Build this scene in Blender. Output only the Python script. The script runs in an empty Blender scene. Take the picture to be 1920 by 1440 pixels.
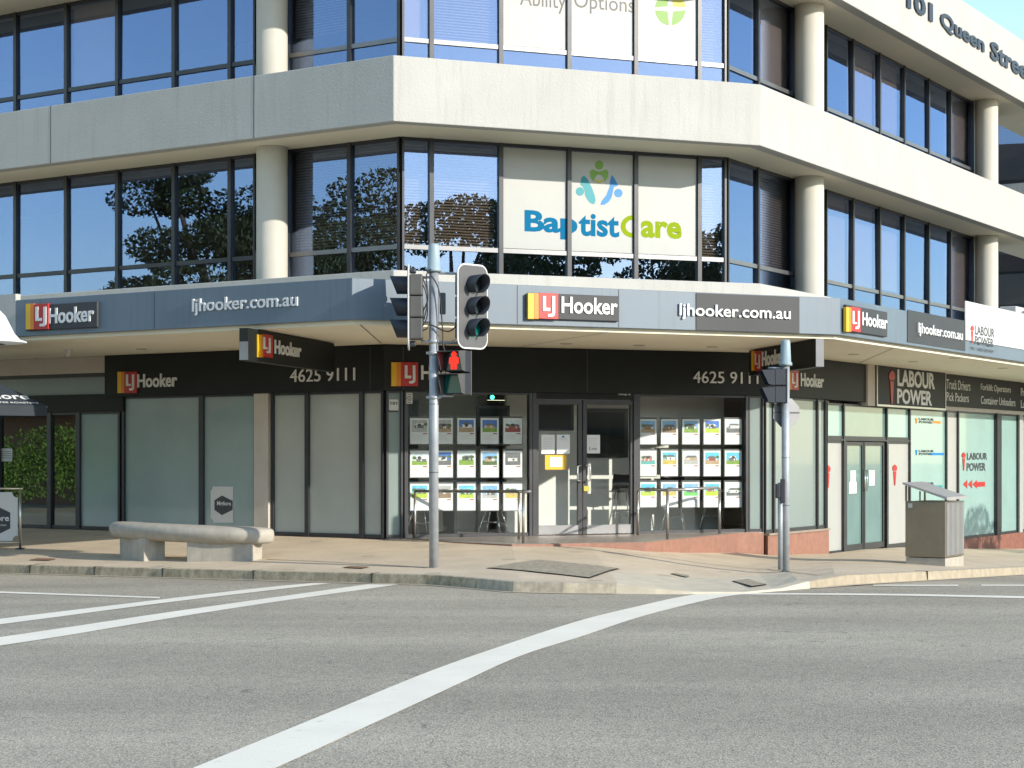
import bpy, bmesh, math, random, os
from mathutils import Vector, Matrix
from mathutils.bvhtree import BVHTree
random.seed(7)
R = math.radians
S = bpy.context.scene
# ------------------------------------------------------------------ camera, sky, sun, exposure
F, HV, H = 3360.0, 853.0, 1.65           # focal length in photo pixels, horizon row, eye height
cam = bpy.data.cameras.new('camera'); camo = bpy.data.objects.new('camera', cam)
S.collection.objects.link(camo); S.camera = camo
camo.location = (0, 0, H); camo.rotation_euler = (R(90), 0, 0)
cam.sensor_width = 36; cam.lens = 36 * F / 1920; cam.shift_y = (HV - 720) / 1920
cam.clip_start = .1; cam.clip_end = 2000
SUN_EL, SUN_H = R(20.5), Vector((.815, -.58)).normalized()
w = bpy.data.worlds.new('World'); S.world = w; w.use_nodes = True
nt = w.node_tree; bg = nt.nodes['Background']
sky = nt.nodes.new('ShaderNodeTexSky'); sky.sky_type = 'NISHITA'; sky.sun_disc = False
sky.sun_elevation = SUN_EL; sky.sun_rotation = math.atan2(SUN_H.x, SUN_H.y)
sky.air_density = 1.0; sky.dust_density = .25; sky.ozone_density = 3.0
wb = nt.nodes.new('ShaderNodeMix'); wb.data_type = 'RGBA'; wb.blend_type = 'MULTIPLY'; wb.inputs[0].default_value = 1
wb.inputs[7].default_value = (1.08, .985, .84, 1)          # the photograph's warm white balance
nt.links.new(sky.outputs[0], wb.inputs[6]); nt.links.new(wb.outputs[2], bg.inputs[0]); bg.inputs[1].default_value = .15
sl = bpy.data.lights.new('sun', 'SUN'); so = bpy.data.objects.new('sun', sl); S.collection.objects.link(so)
sl.energy = 2.45; sl.angle = R(.5); sl.color = (1, .93, .82)
sd = Vector((SUN_H.x * math.cos(SUN_EL), SUN_H.y * math.cos(SUN_EL), math.sin(SUN_EL)))
so.rotation_euler = sd.to_track_quat('Z', 'Y').to_euler(); so.location = sd * 60
S.view_settings.view_transform = 'Standard'; S.view_settings.look = 'None'
S.view_settings.exposure = 1.3; S.view_settings.gamma = 1
S.cycles.max_bounces = 8; S.cycles.transparent_max_bounces = 12; S.cycles.caustics_reflective = False; S.cycles.caustics_refractive = False

# ------------------------------------------------------------------ materials
def newmat(name):
    m = bpy.data.materials.new(name); m.use_nodes = True
    return m, m.node_tree.nodes, m.node_tree.links, m.node_tree.nodes['Principled BSDF']
def coords(N, L, scale=(1, 1, 1), rot=0):
    g = N.new('ShaderNodeNewGeometry'); mp = N.new('ShaderNodeMapping'); mp.vector_type = 'POINT'
    mp.inputs['Scale'].default_value = scale; mp.inputs['Rotation'].default_value = (0, 0, rot)
    L.new(g.outputs['Position'], mp.inputs['Vector']); return mp.outputs[0]
def noise(N, L, vec, scale, detail=4, rough=.55):
    n = N.new('ShaderNodeTexNoise'); n.inputs['Scale'].default_value = scale
    n.inputs['Detail'].default_value = detail; n.inputs['Roughness'].default_value = rough
    L.new(vec, n.inputs['Vector']); return n.outputs['Fac']
def ramp(N, L, fac, stops):
    r = N.new('ShaderNodeValToRGB'); el = r.color_ramp.elements
    while len(el) < len(stops): el.new(.5)
    for e, (p, c) in zip(el, stops): e.position = p; e.color = (*c, 1) if len(c) == 3 else c
    L.new(fac, r.inputs[0]); return r.outputs[0]
def mixc(N, L, a, b, fac, mode='MIX'):
    m = N.new('ShaderNodeMix'); m.data_type = 'RGBA'; m.blend_type = mode
    for v, k in ((a, 6), (b, 7)):
        if isinstance(v, tuple): m.inputs[k].default_value = (*v, 1)
        else: L.new(v, m.inputs[k])
    if isinstance(fac, (int, float)): m.inputs[0].default_value = fac
    else: L.new(fac, m.inputs[0])
    return m.outputs[2]
def mth(N, L, op, a, b=None):
    m = N.new('ShaderNodeMath'); m.operation = op
    for i, v in enumerate((a, b)):
        if v is None: continue
        if isinstance(v, (int, float)): m.inputs[i].default_value = v
        else: L.new(v, m.inputs[i])
    return m.outputs[0]
def bump(N, L, B, h, strength, dist=.01):
    b = N.new('ShaderNodeBump'); b.inputs['Strength'].default_value = strength; b.inputs['Distance'].default_value = dist
    L.new(h, b.inputs['Height']); L.new(b.outputs[0], B.inputs['Normal'])
def surf(name, c, rough=.6, metal=0, var=.12, vs=3.0, bs=0, bscale=60, spec=.5, streak=0, coat=0):
    """one procedural surface: base colour broken up by two noises, optional bump and dirt streaks"""
    m, N, L, B = newmat(name)
    v = coords(N, L)
    f = noise(N, L, v, vs, 5)
    lo = tuple(x * (1 - var) for x in c); hi = tuple(min(1, x * (1 + var)) for x in c)
    col = ramp(N, L, f, [(.3, lo), (.7, hi)])
    if streak:
        v2 = coords(N, L, (5, 5, .35)); s = noise(N, L, v2, 2.2, 4)
        col = mixc(N, L, col, tuple(x * (1 - streak) for x in c), ramp(N, L, s, [(.52, (0, 0, 0)), (.75, (1, 1, 1))]))
    L.new(col, B.inputs['Base Color'])
    B.inputs['Roughness'].default_value = rough; B.inputs['Metallic'].default_value = metal
    B.inputs['Specular IOR Level'].default_value = spec; B.inputs['Coat Weight'].default_value = coat
    if bs: bump(N, L, B, noise(N, L, v, bscale, 3, .6), bs, .012)
    return m
def glassmat(name, tint, refl, base, rough=0.0, fres=1.45, wav=.0):
    m, N, L, B = newmat(name); N.remove(B); out = N['Material Output']
    t = N.new('ShaderNodeBsdfTransparent'); t.inputs[0].default_value = (*tint, 1)
    g = N.new('ShaderNodeBsdfGlossy'); g.inputs['Color'].default_value = (*refl, 1); g.inputs['Roughness'].default_value = rough
    lw = N.new('ShaderNodeLayerWeight'); lw.inputs[0].default_value = .5
    fr = N.new('ShaderNodeMath'); fr.operation = 'POWER'; L.new(lw.outputs['Facing'], fr.inputs[0]); fr.inputs[1].default_value = 4.0
    if wav:
        bb = N.new('ShaderNodeBump'); bb.inputs['Strength'].default_value = wav; bb.inputs['Distance'].default_value = .05
        L.new(noise(N, L, coords(N, L), .9, 1), bb.inputs['Height']); L.new(bb.outputs[0], g.inputs['Normal'])
    f = mth(N, L, 'MINIMUM', mth(N, L, 'ADD', fr.outputs[0], base), 1.0)
    mx = N.new('ShaderNodeMixShader'); L.new(f, mx.inputs[0]); L.new(t.outputs[0], mx.inputs[1]); L.new(g.outputs[0], mx.inputs[2])
    L.new(mx.outputs[0], out.inputs[0]); return m
def emit(name, c, s):
    m, N, L, B = newmat(name); B.inputs['Base Color'].default_value = (*c, 1)
    B.inputs['Emission Color'].default_value = (*c, 1); B.inputs['Emission Strength'].default_value = s; return m

M = {}
M['paint'] = surf('white_render', (.40, .392, .368), .75, var=.05, vs=1.1, bs=.55, bscale=34, streak=.10)
M['soffit'] = surf('soffit_paint', (.76, .70, .55), .8, var=.04, vs=1.0)
M['column'] = surf('column_paint', (.47, .45, .395), .7, var=.05, vs=2, bs=.25, bscale=60)
M['fascia'] = surf('fascia_bluegrey', (.112, .150, .188), .45, var=.06, vs=1.2, streak=.15)
M['panel'] = surf('sign_panel_charcoal', (.045, .047, .051), .5, var=.08, vs=2, spec=.25)
M['panelblack'] = surf('sign_panel_black', (.018, .019, .02), .5, var=.1, vs=2, spec=.2)
M['black'] = surf('black_cladding', (.010, .012, .011), .5, var=.2, vs=1.5, spec=.22)
M['bronze'] = surf('dark_window_frame', (.045, .046, .05), .35, metal=.4, var=.15)
M['alu'] = surf('grey_aluminium', (.20, .20, .205), .38, metal=.7, var=.08)
M['steel'] = surf('brushed_steel', (.50, .48, .45), .28, metal=.9, var=.06)
M['chrome'] = surf('chrome', (.75, .75, .75), .12, metal=1, var=.03)
M['galv'] = surf('galvanised_pole', (.33, .35, .37), .45, metal=.25, var=.14, vs=9, streak=.12)
M['cap'] = surf('pole_cap_plastic', (.26, .33, .36), .5, var=.06)
M['sigblack'] = surf('signal_plastic', (.018, .022, .032), .5, var=.15)
M['siggrey'] = surf('signal_housing_grey', (.065, .065, .063), .55, var=.1)
M['board'] = surf('target_board_grey', (.085, .085, .088), .5, var=.1)
M['white'] = surf('white_plastic', (.56, .56, .55), .45, var=.03)
M['letter'] = surf('white_letter', (.62, .62, .61), .45, var=.02)
M['yellow'] = surf('sign_yellow', (.66, .38, .008), .4, var=.04)
M['orange'] = surf('sign_orange', (.62, .19, .008), .4, var=.04)
M['red'] = surf('sign_red', (.40, .012, .010), .4, var=.05)
M['terracotta'] = surf('terracotta_tile', (.25, .12, .082), .6, var=.14, vs=9, bs=.2)
M['redbrick'] = surf('dark_red_brick', (.19, .075, .05), .7, var=.3, vs=12)
M['landing'] = surf('landing_tile', (.26, .21, .17), .35, var=.14, vs=6)
M['concrete'] = surf('bench_concrete', (.37, .34, .285), .8, var=.12, vs=7, bs=.25, bscale=90, streak=.12)
M['binmetal'] = surf('bin_sheet', (.22, .185, .13), .42, metal=.35, var=.08, vs=4, streak=.12)
M['binlight'] = surf('bin_corrugated', (.36, .35, .335), .45, metal=.3, var=.07, vs=5)
M['iron'] = surf('cover_iron', (.33, .285, .21), .7, var=.3, vs=14, bs=.3)
M['rust'] = surf('rusty_cover', (.22, .12, .07), .8, var=.3, vs=20)
M['cord'] = surf('black_cable', (.012, .012, .013), .5)
def linemat():
    m, N, L, B = newmat('road_paint'); v = coords(N, L)
    a = noise(N, L, v, 9, 8, .75); b = noise(N, L, v, 1.2, 4)
    c = ramp(N, L, b, [(.3, (.76, .70, .585)), (.7, (.84, .78, .655))])
    c = mixc(N, L, c, (.40, .375, .315), ramp(N, L, a, [(.60, (0, 0, 0)), (.70, (.75, .75, .75))]))
    L.new(c, B.inputs['Base Color']); B.inputs['Roughness'].default_value = .65; bump(N, L, B, noise(N, L, v, 110, 2), .3, .005); return m
M['line'] = linemat()
M['wallint'] = surf('interior_wall', (.74, .72, .67), .8, var=.04)
M['floorint'] = surf('interior_floor', (.30, .28, .25), .5, var=.1)
M['dark'] = surf('near_black', (.02, .022, .022), .3)
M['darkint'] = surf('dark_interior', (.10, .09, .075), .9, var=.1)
M['blind'] = surf('grey_blind', (.42, .38, .33), .6, var=.04)
M['roller'] = surf('roller_blind', (.50, .46, .44), .8, var=.03)
M['cream'] = surf('cream_pilaster', (.48, .43, .375), .7, var=.06)
M['film'] = surf('white_window_film', (.34, .345, .33), .4, var=.02, coat=.12)
M['paper'] = surf('white_paper', (.72, .73, .74), .6, var=.02)
M['teal_film'] = surf('pale_green_film', (.25, .39, .365), .25, var=.06, vs=1.2, coat=.5)
M['teal_glass'] = surf('green_frosted_glass', (.125, .21, .20), .12, var=.08, vs=1.5, coat=.6)
M['frost'] = surf('grey_frosted_glass', (.40, .43, .395), .16, var=.10, vs=.8, spec=.9, coat=.7)
M['frost_pale'] = surf('pale_frosted_glass', (.20, .25, .24), .22, var=.05, vs=1, coat=.4)
M['frost_dark'] = surf('dark_frosted_glass', (.285, .38, .37), .10, var=.10, vs=.8, spec=1, coat=.9)
M['plaque'] = surf('plaque_grey', (.5, .5, .48), .5)
M['ink'] = surf('dark_ink', (.035, .04, .045), .5)
M['greyink'] = surf('grey_ink', (.08, .08, .08), .5)
M['brushink'] = surf('navy_letter', (.03, .033, .042), .35, metal=.3)
M['cyan'] = surf('cyan_ink', (.0, .125, .26), .7, var=.03, spec=.12)
M['teal'] = surf('teal_ink', (.0, .23, .27), .5, var=.03)
M['blue'] = surf('blue_ink', (.0, .17, .45), .5, var=.03)
M['lime'] = surf('lime_ink', (.22, .30, .006), .7, var=.03, spec=.12)
M['green'] = surf('green_ink', (.15, .30, .045), .5, var=.03)
M['gold'] = surf('gold_ink', (.40, .36, .03), .5, var=.03)
M['canvas'] = surf('black_canvas', (.018, .026, .034), .8, var=.1, bs=.2)
M['whitecanvas'] = surf('white_canvas', (.70, .73, .78), .7, var=.03)
M['trunk'] = surf('bark', (.13, .095, .065), .9, var=.3, vs=8)
M['ped_red'] = emit('red_lamp', (1, .012, .006), 1.6)
M['green_led'] = emit('green_led', (.05, .9, .55), 2.5)
M['lens_dark'] = surf('dark_lens', (.02, .03, .03), .15)
M['lens_green'] = surf('unlit_green_lens', (.0, .10, .085), .15)
M['downlight'] = surf('downlight_trim', (.42, .38, .30), .5)
M['glass_up'] = glassmat('tinted_reflective_glass', (.80, .765, .73), (.46, .62, 1.0), .22, 0, 1.5, .012)
M['glass_shop'] = glassmat('clear_shop_glass', (.965, .98, .975), (.9, .95, .95), .03)
M['glass_cafe'] = glassmat('dark_cafe_glass', (.16, .20, .19), (.85, .95, .92), .22)

def leafmat(name, a, b):
    m, N, L, B = newmat(name)
    L.new(ramp(N, L, noise(N, L, coords(N, L), 1.6, 3), [(.3, a), (.7, b)]), B.inputs['Base Color'])
    B.inputs['Roughness'].default_value = .6; return m
M['leaf'] = leafmat('leaf_green', (.06, .075, .025), (.12, .14, .05))
M['leafbright'] = leafmat('hedge_leaf', (.09, .17, .03), (.18, .30, .06))

def asphalt():
    m, N, L, B = newmat('asphalt'); v = coords(N, L)
    big = noise(N, L, v, .35, 4); mid = noise(N, L, v, 5, 4); fine = noise(N, L, v, 75, 2, .7)
    c = ramp(N, L, big, [(.3, (.40, .354, .28)), (.7, (.455, .403, .322))])
    c = mixc(N, L, c, (.30, .28, .235), ramp(N, L, mid, [(.5, (0, 0, 0)), (.85, (.7, .7, .7))]))
    vo = N.new('ShaderNodeTexVoronoi'); vo.inputs['Scale'].default_value = 85; L.new(v, vo.inputs['Vector'])
    stone = ramp(N, L, vo.outputs['Color'], [(.1, (.52, .52, .52)), (.5, (1, 1, 1)), (.95, (1.32, 1.3, 1.25))])
    c = mixc(N, L, c, stone, .95, 'MULTIPLY')
    c = mixc(N, L, c, ramp(N, L, fine, [(.33, (.55, .55, .55)), (.62, (1.12, 1.12, 1.1))]), .7, 'MULTIPLY')
    tv = coords(N, L, (.16, 1.0, 1), R(-12)); tr = noise(N, L, tv, .55, 2)
    c = mixc(N, L, c, ramp(N, L, tr, [(.35, (.80, .80, .80)), (.65, (1.08, 1.08, 1.07))]), .9, 'MULTIPLY')
    oil = noise(N, L, v, .8, 6, .7)
    c = mixc(N, L, c, (.17, .16, .14), ramp(N, L, oil, [(.63, (0, 0, 0)), (.78, (.55, .55, .55))]))
    dv = N.new('ShaderNodeVectorMath'); dv.operation = 'ADD'; L.new(v, dv.inputs[0]); nz = N.new('ShaderNodeTexNoise'); nz.inputs['Scale'].default_value = 1.5; L.new(v, nz.inputs['Vector']); L.new(nz.outputs['Color'], dv.inputs[1])
    cr = N.new('ShaderNodeTexVoronoi'); cr.feature = 'DISTANCE_TO_EDGE'; cr.inputs['Scale'].default_value = .22; L.new(dv.outputs[0], cr.inputs['Vector'])
    c = mixc(N, L, c, (.14, .13, .115), mth(N, L, 'MULTIPLY', mth(N, L, 'LESS_THAN', cr.outputs['Distance'], .0022), ramp(N, L, mid, [(.45, (0, 0, 0)), (.6, (.6, .6, .6))])))
    L.new(c, B.inputs['Base Color']); B.inputs['Roughness'].default_value = .8; B.inputs['Specular IOR Level'].default_value = .3
    bump(N, L, B, vo.outputs['Distance'], .5, .006); return m
M['asphalt'] = asphalt()
def paving():
    m, N, L, B = newmat('paving_slabs'); rot = math.atan2(.536, .844)
    v = coords(N, L, (1, 1, 1), rot)
    f = noise(N, L, v, 1.3, 5); g = noise(N, L, v, 40, 3)
    c = ramp(N, L, f, [(.28, (.52, .42, .30)), (.72, (.66, .54, .395))])
    c = mixc(N, L, c, ramp(N, L, g, [(.3, (.75, .75, .75)), (.7, (1.1, 1.1, 1.1))]), .6, 'MULTIPLY')
    sx = N.new('ShaderNodeSeparateXYZ'); L.new(v, sx.inputs[0])
    def cell(o, p):
        a = mth(N, L, 'DIVIDE', o, p); a = mth(N, L, 'FRACT', a); a = mth(N, L, 'SUBTRACT', a, .5); return mth(N, L, 'MULTIPLY', mth(N, L, 'ABSOLUTE', a), p)
    jx = cell(sx.outputs[0], .6); jy = cell(sx.outputs[1], .6)
    j = mth(N, L, 'GREATER_THAN', mth(N, L, 'MAXIMUM', jx, jy), .2965)
    c = mixc(N, L, c, (.36, .285, .195), mth(N, L, 'MULTIPLY', j, .6))
    dx = cell(sx.outputs[0], 2.4); dy = cell(sx.outputs[1], 1.8)
    dm = mth(N, L, 'LESS_THAN', mth(N, L, 'ADD', dx, dy), .13)
    c = mixc(N, L, c, (.40, .335, .245), dm)
    st = noise(N, L, v, 3.0, 6, .7)
    c = mixc(N, L, c, (.42, .34, .23), ramp(N, L, st, [(.56, (0, 0, 0)), (.72, (.55, .55, .55))]))
    L.new(c, B.inputs['Base Color']); B.inputs['Roughness'].default_value = .72
    bump(N, L, B, g, .15, .004); return m
M['paving'] = paving()
def kerbmat():
    m, N, L, B = newmat('kerb_concrete'); v = coords(N, L)
    a = noise(N, L, coords(N, L, (1, 1, .6)), 9, 6, .7); b = noise(N, L, v, 60, 3)
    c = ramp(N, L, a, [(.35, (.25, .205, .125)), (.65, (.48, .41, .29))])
    c = mixc(N, L, c, ramp(N, L, b, [(.3, (.6, .6, .6)), (.7, (1.1, 1.1, 1.1))]), .7, 'MULTIPLY')
    L.new(c, B.inputs['Base Color']); B.inputs['Roughness'].default_value = .85; bump(N, L, B, b, .4, .006); return m
M['kerb'] = kerbmat()
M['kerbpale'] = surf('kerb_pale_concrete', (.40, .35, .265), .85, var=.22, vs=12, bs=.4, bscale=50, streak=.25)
M['kerbsun'] = surf('kerb_sunlit_concrete', (.34, .285, .205), .85, var=.16, vs=8, bs=.3, bscale=60, streak=.22)  # right-hand kerb face: sunlit look put into the colour, with dirt streaks
M['kerbtop'] = surf('kerb_top', (.47, .40, .29), .8, var=.1, vs=5, bs=.2)
M['ramp'] = surf('kerb_ramp_concrete', (.52, .455, .345), .8, var=.10, vs=4, bs=.3, bscale=70)
M['grass'] = surf('far_ground', (.20, .17, .11), .9)

# ------------------------------------------------------------------ mesh helper
COL = S.collection; WL = {}
class MB:
    def __init__(s): s.v = []; s.f = []; s.m = []; s.mats = []; s.sm = []
    def mi(s, m):
        m = M[m] if isinstance(m, str) else m
        if m not in s.mats: s.mats.append(m)
        return s.mats.index(m)
    def add(s, vs, fs, m, X=None, smooth=False):
        o = len(s.v); s.v += [tuple(X @ Vector(p)) if X else tuple(p) for p in vs]; k = s.mi(m)
        for f in fs: s.f.append(tuple(i + o for i in f)); s.m.append(k); s.sm.append(smooth)
        return s
    def box(s, x0, x1, y0, y1, z0, z1, m, X=None):
        return s.add([(x, y, z) for x in (x0, x1) for y in (y0, y1) for z in (z0, z1)],
                     [(0, 1, 3, 2), (4, 6, 7, 5), (0, 4, 5, 1), (2, 3, 7, 6), (0, 2, 6, 4), (1, 5, 7, 3)], m, X)
    def prism(s, poly, z0, z1, m, X=None):          # poly in xy
        n = len(poly)
        return s.add([(p[0], p[1], z0) for p in poly] + [(p[0], p[1], z1) for p in poly],
                     [tuple(range(n - 1, -1, -1)), tuple(range(n, 2 * n))] + [(i, (i + 1) % n, n + (i + 1) % n, n + i) for i in range(n)], m, X)
    def sheet(s, poly, m, X=None): return s.add(poly, [tuple(range(len(poly)))], m, X)
    def tube(s, pts, r, m, n=10, X=None, cap=True):
        pts = [Vector(p) for p in pts]; vs = []; k = len(pts)
        rs = r if isinstance(r, (list, tuple)) else [r] * k
        up = None
        for i, p in enumerate(pts):
            t = (pts[min(i + 1, k - 1)] - pts[max(i - 1, 0)]).normalized()
            if up is None or abs(up.dot(t)) > .95: up = Vector((0, 0, 1)) if abs(t.z) < .9 else Vector((1, 0, 0))
            a = t.cross(up).normalized(); b = a.cross(t).normalized(); up = b
            vs += [p + (a * math.cos(2 * math.pi * j / n) + b * math.sin(2 * math.pi * j / n)) * rs[i] for j in range(n)]
        fs = [(i * n + j, i * n + (j + 1) % n, (i + 1) * n + (j + 1) % n, (i + 1) * n + j) for i in range(k - 1) for j in range(n)]
        s.add(vs, fs, m, X, True)
        if cap:
            o = len(s.v) - k * n
            for f in (tuple(range(n)), tuple(range((k - 1) * n, k * n))): s.f.append(tuple(i + o for i in f)); s.m.append(s.mi(m)); s.sm.append(False)
        return s
    def build(s, name, parent=None, bevel=0, keep=False, origin=None):
        me = bpy.data.meshes.new(name)
        o0 = Vector((0, 0, 0))
        if parent is None and not keep:
            xs, ys, zs = zip(*s.v); o0 = Vector(((min(xs) + max(xs)) / 2, (min(ys) + max(ys)) / 2, min(zs)))
        me.from_pydata([tuple(Vector(p) - o0) for p in s.v], [], s.f)
        for m in s.mats: me.materials.append(m)
        me.polygons.foreach_set('material_index', s.m); me.polygons.foreach_set('use_smooth', s.sm)
        bm = bmesh.new(); bm.from_mesh(me); bmesh.ops.recalc_face_normals(bm, faces=bm.faces); bm.to_mesh(me); bm.free(); me.update()
        o = bpy.data.objects.new(name, me); COL.objects.link(o); o.location = o0; WL[o] = o0
        if parent is not None:
            o.parent = parent
            if not keep: o.matrix_parent_inverse = Matrix.Translation(-WL[parent]); WL[o] = Vector((0, 0, 0))
        if bevel:
            b = o.modifiers.new('bevel', 'BEVEL'); b.width = bevel; b.segments = 2; b.limit_method = 'ANGLE'; b.angle_limit = R(50)
        return o
def tag(o, label=None, cat=None, group=None, kind=None):
    for k, v in (('label', label), ('category', cat), ('group', group), ('kind', kind)):
        if v: o[k] = v
    return o
def thing(name, loc, label, cat, group=None, rz=0):
    o = bpy.data.objects.new(name, None); COL.objects.link(o); o.location = loc; o.rotation_euler = (0, 0, rz)
    o.empty_display_size = .2; WL[o] = Vector(loc); return tag(o, label, cat, group)

# ------------------------------------------------------------------ planes seen in the photo
def ray(u): return Vector(((u - 960) / F, 1.0))
def at(u, Y): return ray(u) * Y
def level(u, v, z):                                  # point of pixel (u,v) at height z
    Y = (H - z) * F / (v - HV); return Vector(((u - 960) / F * Y, Y, z))
class Plane:
    def __init__(s, p, t):
        s.p = Vector(p); s.t = Vector(t).normalized(); s.n = Vector((s.t.y, -s.t.x))
        if s.n.dot(-s.p) < 0: s.n = -s.n
        s.X = Matrix(((s.t.x, s.n.x, 0, s.p.x), (s.t.y, s.n.y, 0, s.p.y), (0, 0, 1, 0), (0, 0, 0, 1)))   # (s, d, z) -> world
    def s(s, u, d=0):
        q = s.p + s.n * d; r = ray(u); den = r.x * s.t.y - r.y * s.t.x
        return (q.y * r.x - q.x * r.y) / (s.t.x * r.y - s.t.y * r.x)
    def pt(s, a, d=0): return s.p + s.t * a + s.n * d
    def Y(s, u, d=0): return s.pt(s.s(u, d), d).y
    def z(s, u, v, d=0): return H + (HV - v) * s.Y(u, d) / F
def isect(A, dA, B, dB):
    p = A.p + A.n * dA; q = B.p + B.n * dB; den = A.t.x * B.t.y - A.t.y * B.t.x
    k = ((q.x - p.x) * B.t.y - (q.y - p.y) * B.t.x) / den; return p + A.t * k
def dirn(deg): return Vector((math.sin(R(deg)), math.cos(R(deg))))
tL = Vector((math.sin(R(57.6)), -math.cos(R(57.6)))); tR = dirn(32.4); tC = dirn(69.8); tCc = dirn(66.6)
def trio(uL, YL, u2, tc):
    c1 = at(uL, YL); A = Plane(c1, tL); B = Plane(c1, tc); c2 = B.pt(B.s(u2)); return A, B, Plane(c2, tR)
PL, PC, PR = P3 = trio(738, 26.4, 1426, tC)          # white parapet bands
WLp, WC, WR = W3 = trio(751.5, 27.73, 1360.5, tC)    # upper windows
FL, FC, FR = F3 = trio(660, 24.2, 1575, tCc)         # awning fascia
SL0 = Plane(at(205, 32.0), tL); c = SL0.pt(SL0.s(722))
SL, SC, SR = S3 = trio(722, c.y, 1430, dirn(69.0))   # shopfront
LEN_L, LEN_R = 16.0, 34.0
def poly(tr, d, lL=LEN_L, lR=LEN_R):
    A, B, C = tr; a = isect(A, d, B, d); b = isect(B, d, C, d)
    return [a - tL * lL, a, b, b + tR * lR]
def band(mb, ta, da, tb, db, z0, z1, m, lL=LEN_L, lR=LEN_R):
    o = poly(ta, da, lL, lR); i = poly(tb, db, lL, lR); return mb.prism(o + i[::-1], z0, z1, m)

# heights read off the photo
zPb, zPt = PC.z(738, 227), PC.z(738, 103)            # lower band underside / top
zQb, zQt = PR.z(1870, 164), PR.z(1920, 77)           # upper band (address lettering)
zSl = PC.z(738, 506)                                 # awning slab top
zFb, zFt = FC.z(660, 599), FC.z(660, 521)
zSo = 3.42                                           # soffit at the shopfront
zBd = 2.68                                           # underside of black sign band
zFl = .31                                            # shop floor
zT1, zT2 = WC.z(960, 471), WC.z(960, 91)             # transoms
print('levels', [round(x, 2) for x in (zPb, zPt, zQb, zQt, zSl, zFb, zFt, zT1, zT2)])

# ------------------------------------------------------------------ lettering
FONT = None
_tc = {}
def glyphs(t, off):
    if (t, off) in _tc: return _tc[t, off]
    cu = bpy.data.curves.new('t', 'FONT'); cu.body = t; cu.extrude = .5; cu.offset = off; cu.resolution_u = 3
    if FONT: cu.font = FONT
    o = bpy.data.objects.new('t', cu); COL.objects.link(o)
    dg = bpy.context.evaluated_depsgraph_get(); me = bpy.data.meshes.new_from_object(o.evaluated_get(dg))
    vs = [v.co.copy() for v in me.vertices]; fs = [tuple(p.vertices) for p in me.polygons]
    bpy.data.objects.remove(o); bpy.data.curves.remove(cu); bpy.data.meshes.remove(me)
    x0 = min(v.x for v in vs); x1 = max(v.x for v in vs); y0 = min(v.y for v in vs); y1 = max(v.y for v in vs)
    vs = [((v.x - x0) / (x1 - x0), (v.y - y0) / (y1 - y0), v.z) for v in vs]
    _tc[t, off] = vs, fs; return vs, fs
def text(mb, P, t, u0, vt, u1, vb, d, th, m, off=.02):
    """ink of string t fills pixel box (u0..u1, vt..vb measured at its middle column) on plane P, d proud of it"""
    vs, fs = glyphs(t, off); s0, s1 = P.s(u0, d), P.s(u1, d); um = (u0 + u1) / 2
    z1, z0 = P.z(um, vt, d), P.z(um, vb, d)
    mb.add([(s0 + x * (s1 - s0), d + th / 2 + z * th, z0 + y * (z1 - z0)) for x, y, z in vs], fs, m, P.X); return mb
def prect(mb, P, u0, vt, u1, vb, d0, d1, m):
    um = (u0 + u1) / 2
    return mb.box(P.s(u0, d1), P.s(u1, d1), d0, d1, P.z(um, vb, d1), P.z(um, vt, d1), m, P.X)
def ppoly(mb, P, pts, d0, d1, m):                    # pixel outline -> solid plate on plane P
    q = [(P.s(u, d1), P.z(u, v, d1)) for u, v in pts]; n = len(q)
    return mb.add([(a, d0, b) for a, b in q] + [(a, d1, b) for a, b in q],
                  [tuple(range(n - 1, -1, -1)), tuple(range(n, 2 * n))] + [(i, (i + 1) % n, n + (i + 1) % n, n + i) for i in range(n)], m, P.X)
def circ(cx, cy, rx, ry, n=24, a0=0, a1=360): return [(cx + rx * math.cos(R(a0 + (a1 - a0) * i / n)), cy + ry * math.sin(R(a0 + (a1 - a0) * i / n))) for i in range(n if a1 - a0 == 360 else n + 1)]

# ------------------------------------------------------------------ ground, road, kerb, pavement
KL0, KR0 = Vector((-.99, 22.7)), Vector((4.26, 22.7))
def gz(x, y):
    l = max(0, (x - KL0.x) * -tL.x + (y - KL0.y) * -tL.y); r = max(0, (x - KR0.x) * tR.x + (y - KR0.y) * tR.y)
    return -.0163 * min(l, 14) - .039 * min(r, 22)
def bvh(vs, fs): return BVHTree.FromPolygons([Vector(v) for v in vs], fs)
def hit(tree, u, v):
    p, n, i, d = tree.ray_cast(Vector((0, 0, H)), Vector(((u - 960) / F, 1, (HV - v) / F)).normalized()); return p
g = MB(); xs = [-400, -150, -60] + [-40 + i * 1.25 for i in range(65)] + [60, 150, 400]; ys = [-400, -150, -60] + [-30 + i * 1.25 for i in range(73)] + [80, 150, 400]
gv = [(x, y, gz(x, y)) for y in ys for x in xs]; nx = len(xs)
gf = [(j * nx + i, j * nx + i + 1, (j + 1) * nx + i + 1, (j + 1) * nx + i) for j in range(len(ys) - 1) for i in range(nx - 1)]
g.add(gv, gf, 'asphalt', None, True)
tag(g.build('road', keep=True), kind='structure'); ROAD = bvh(gv, gf)

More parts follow.
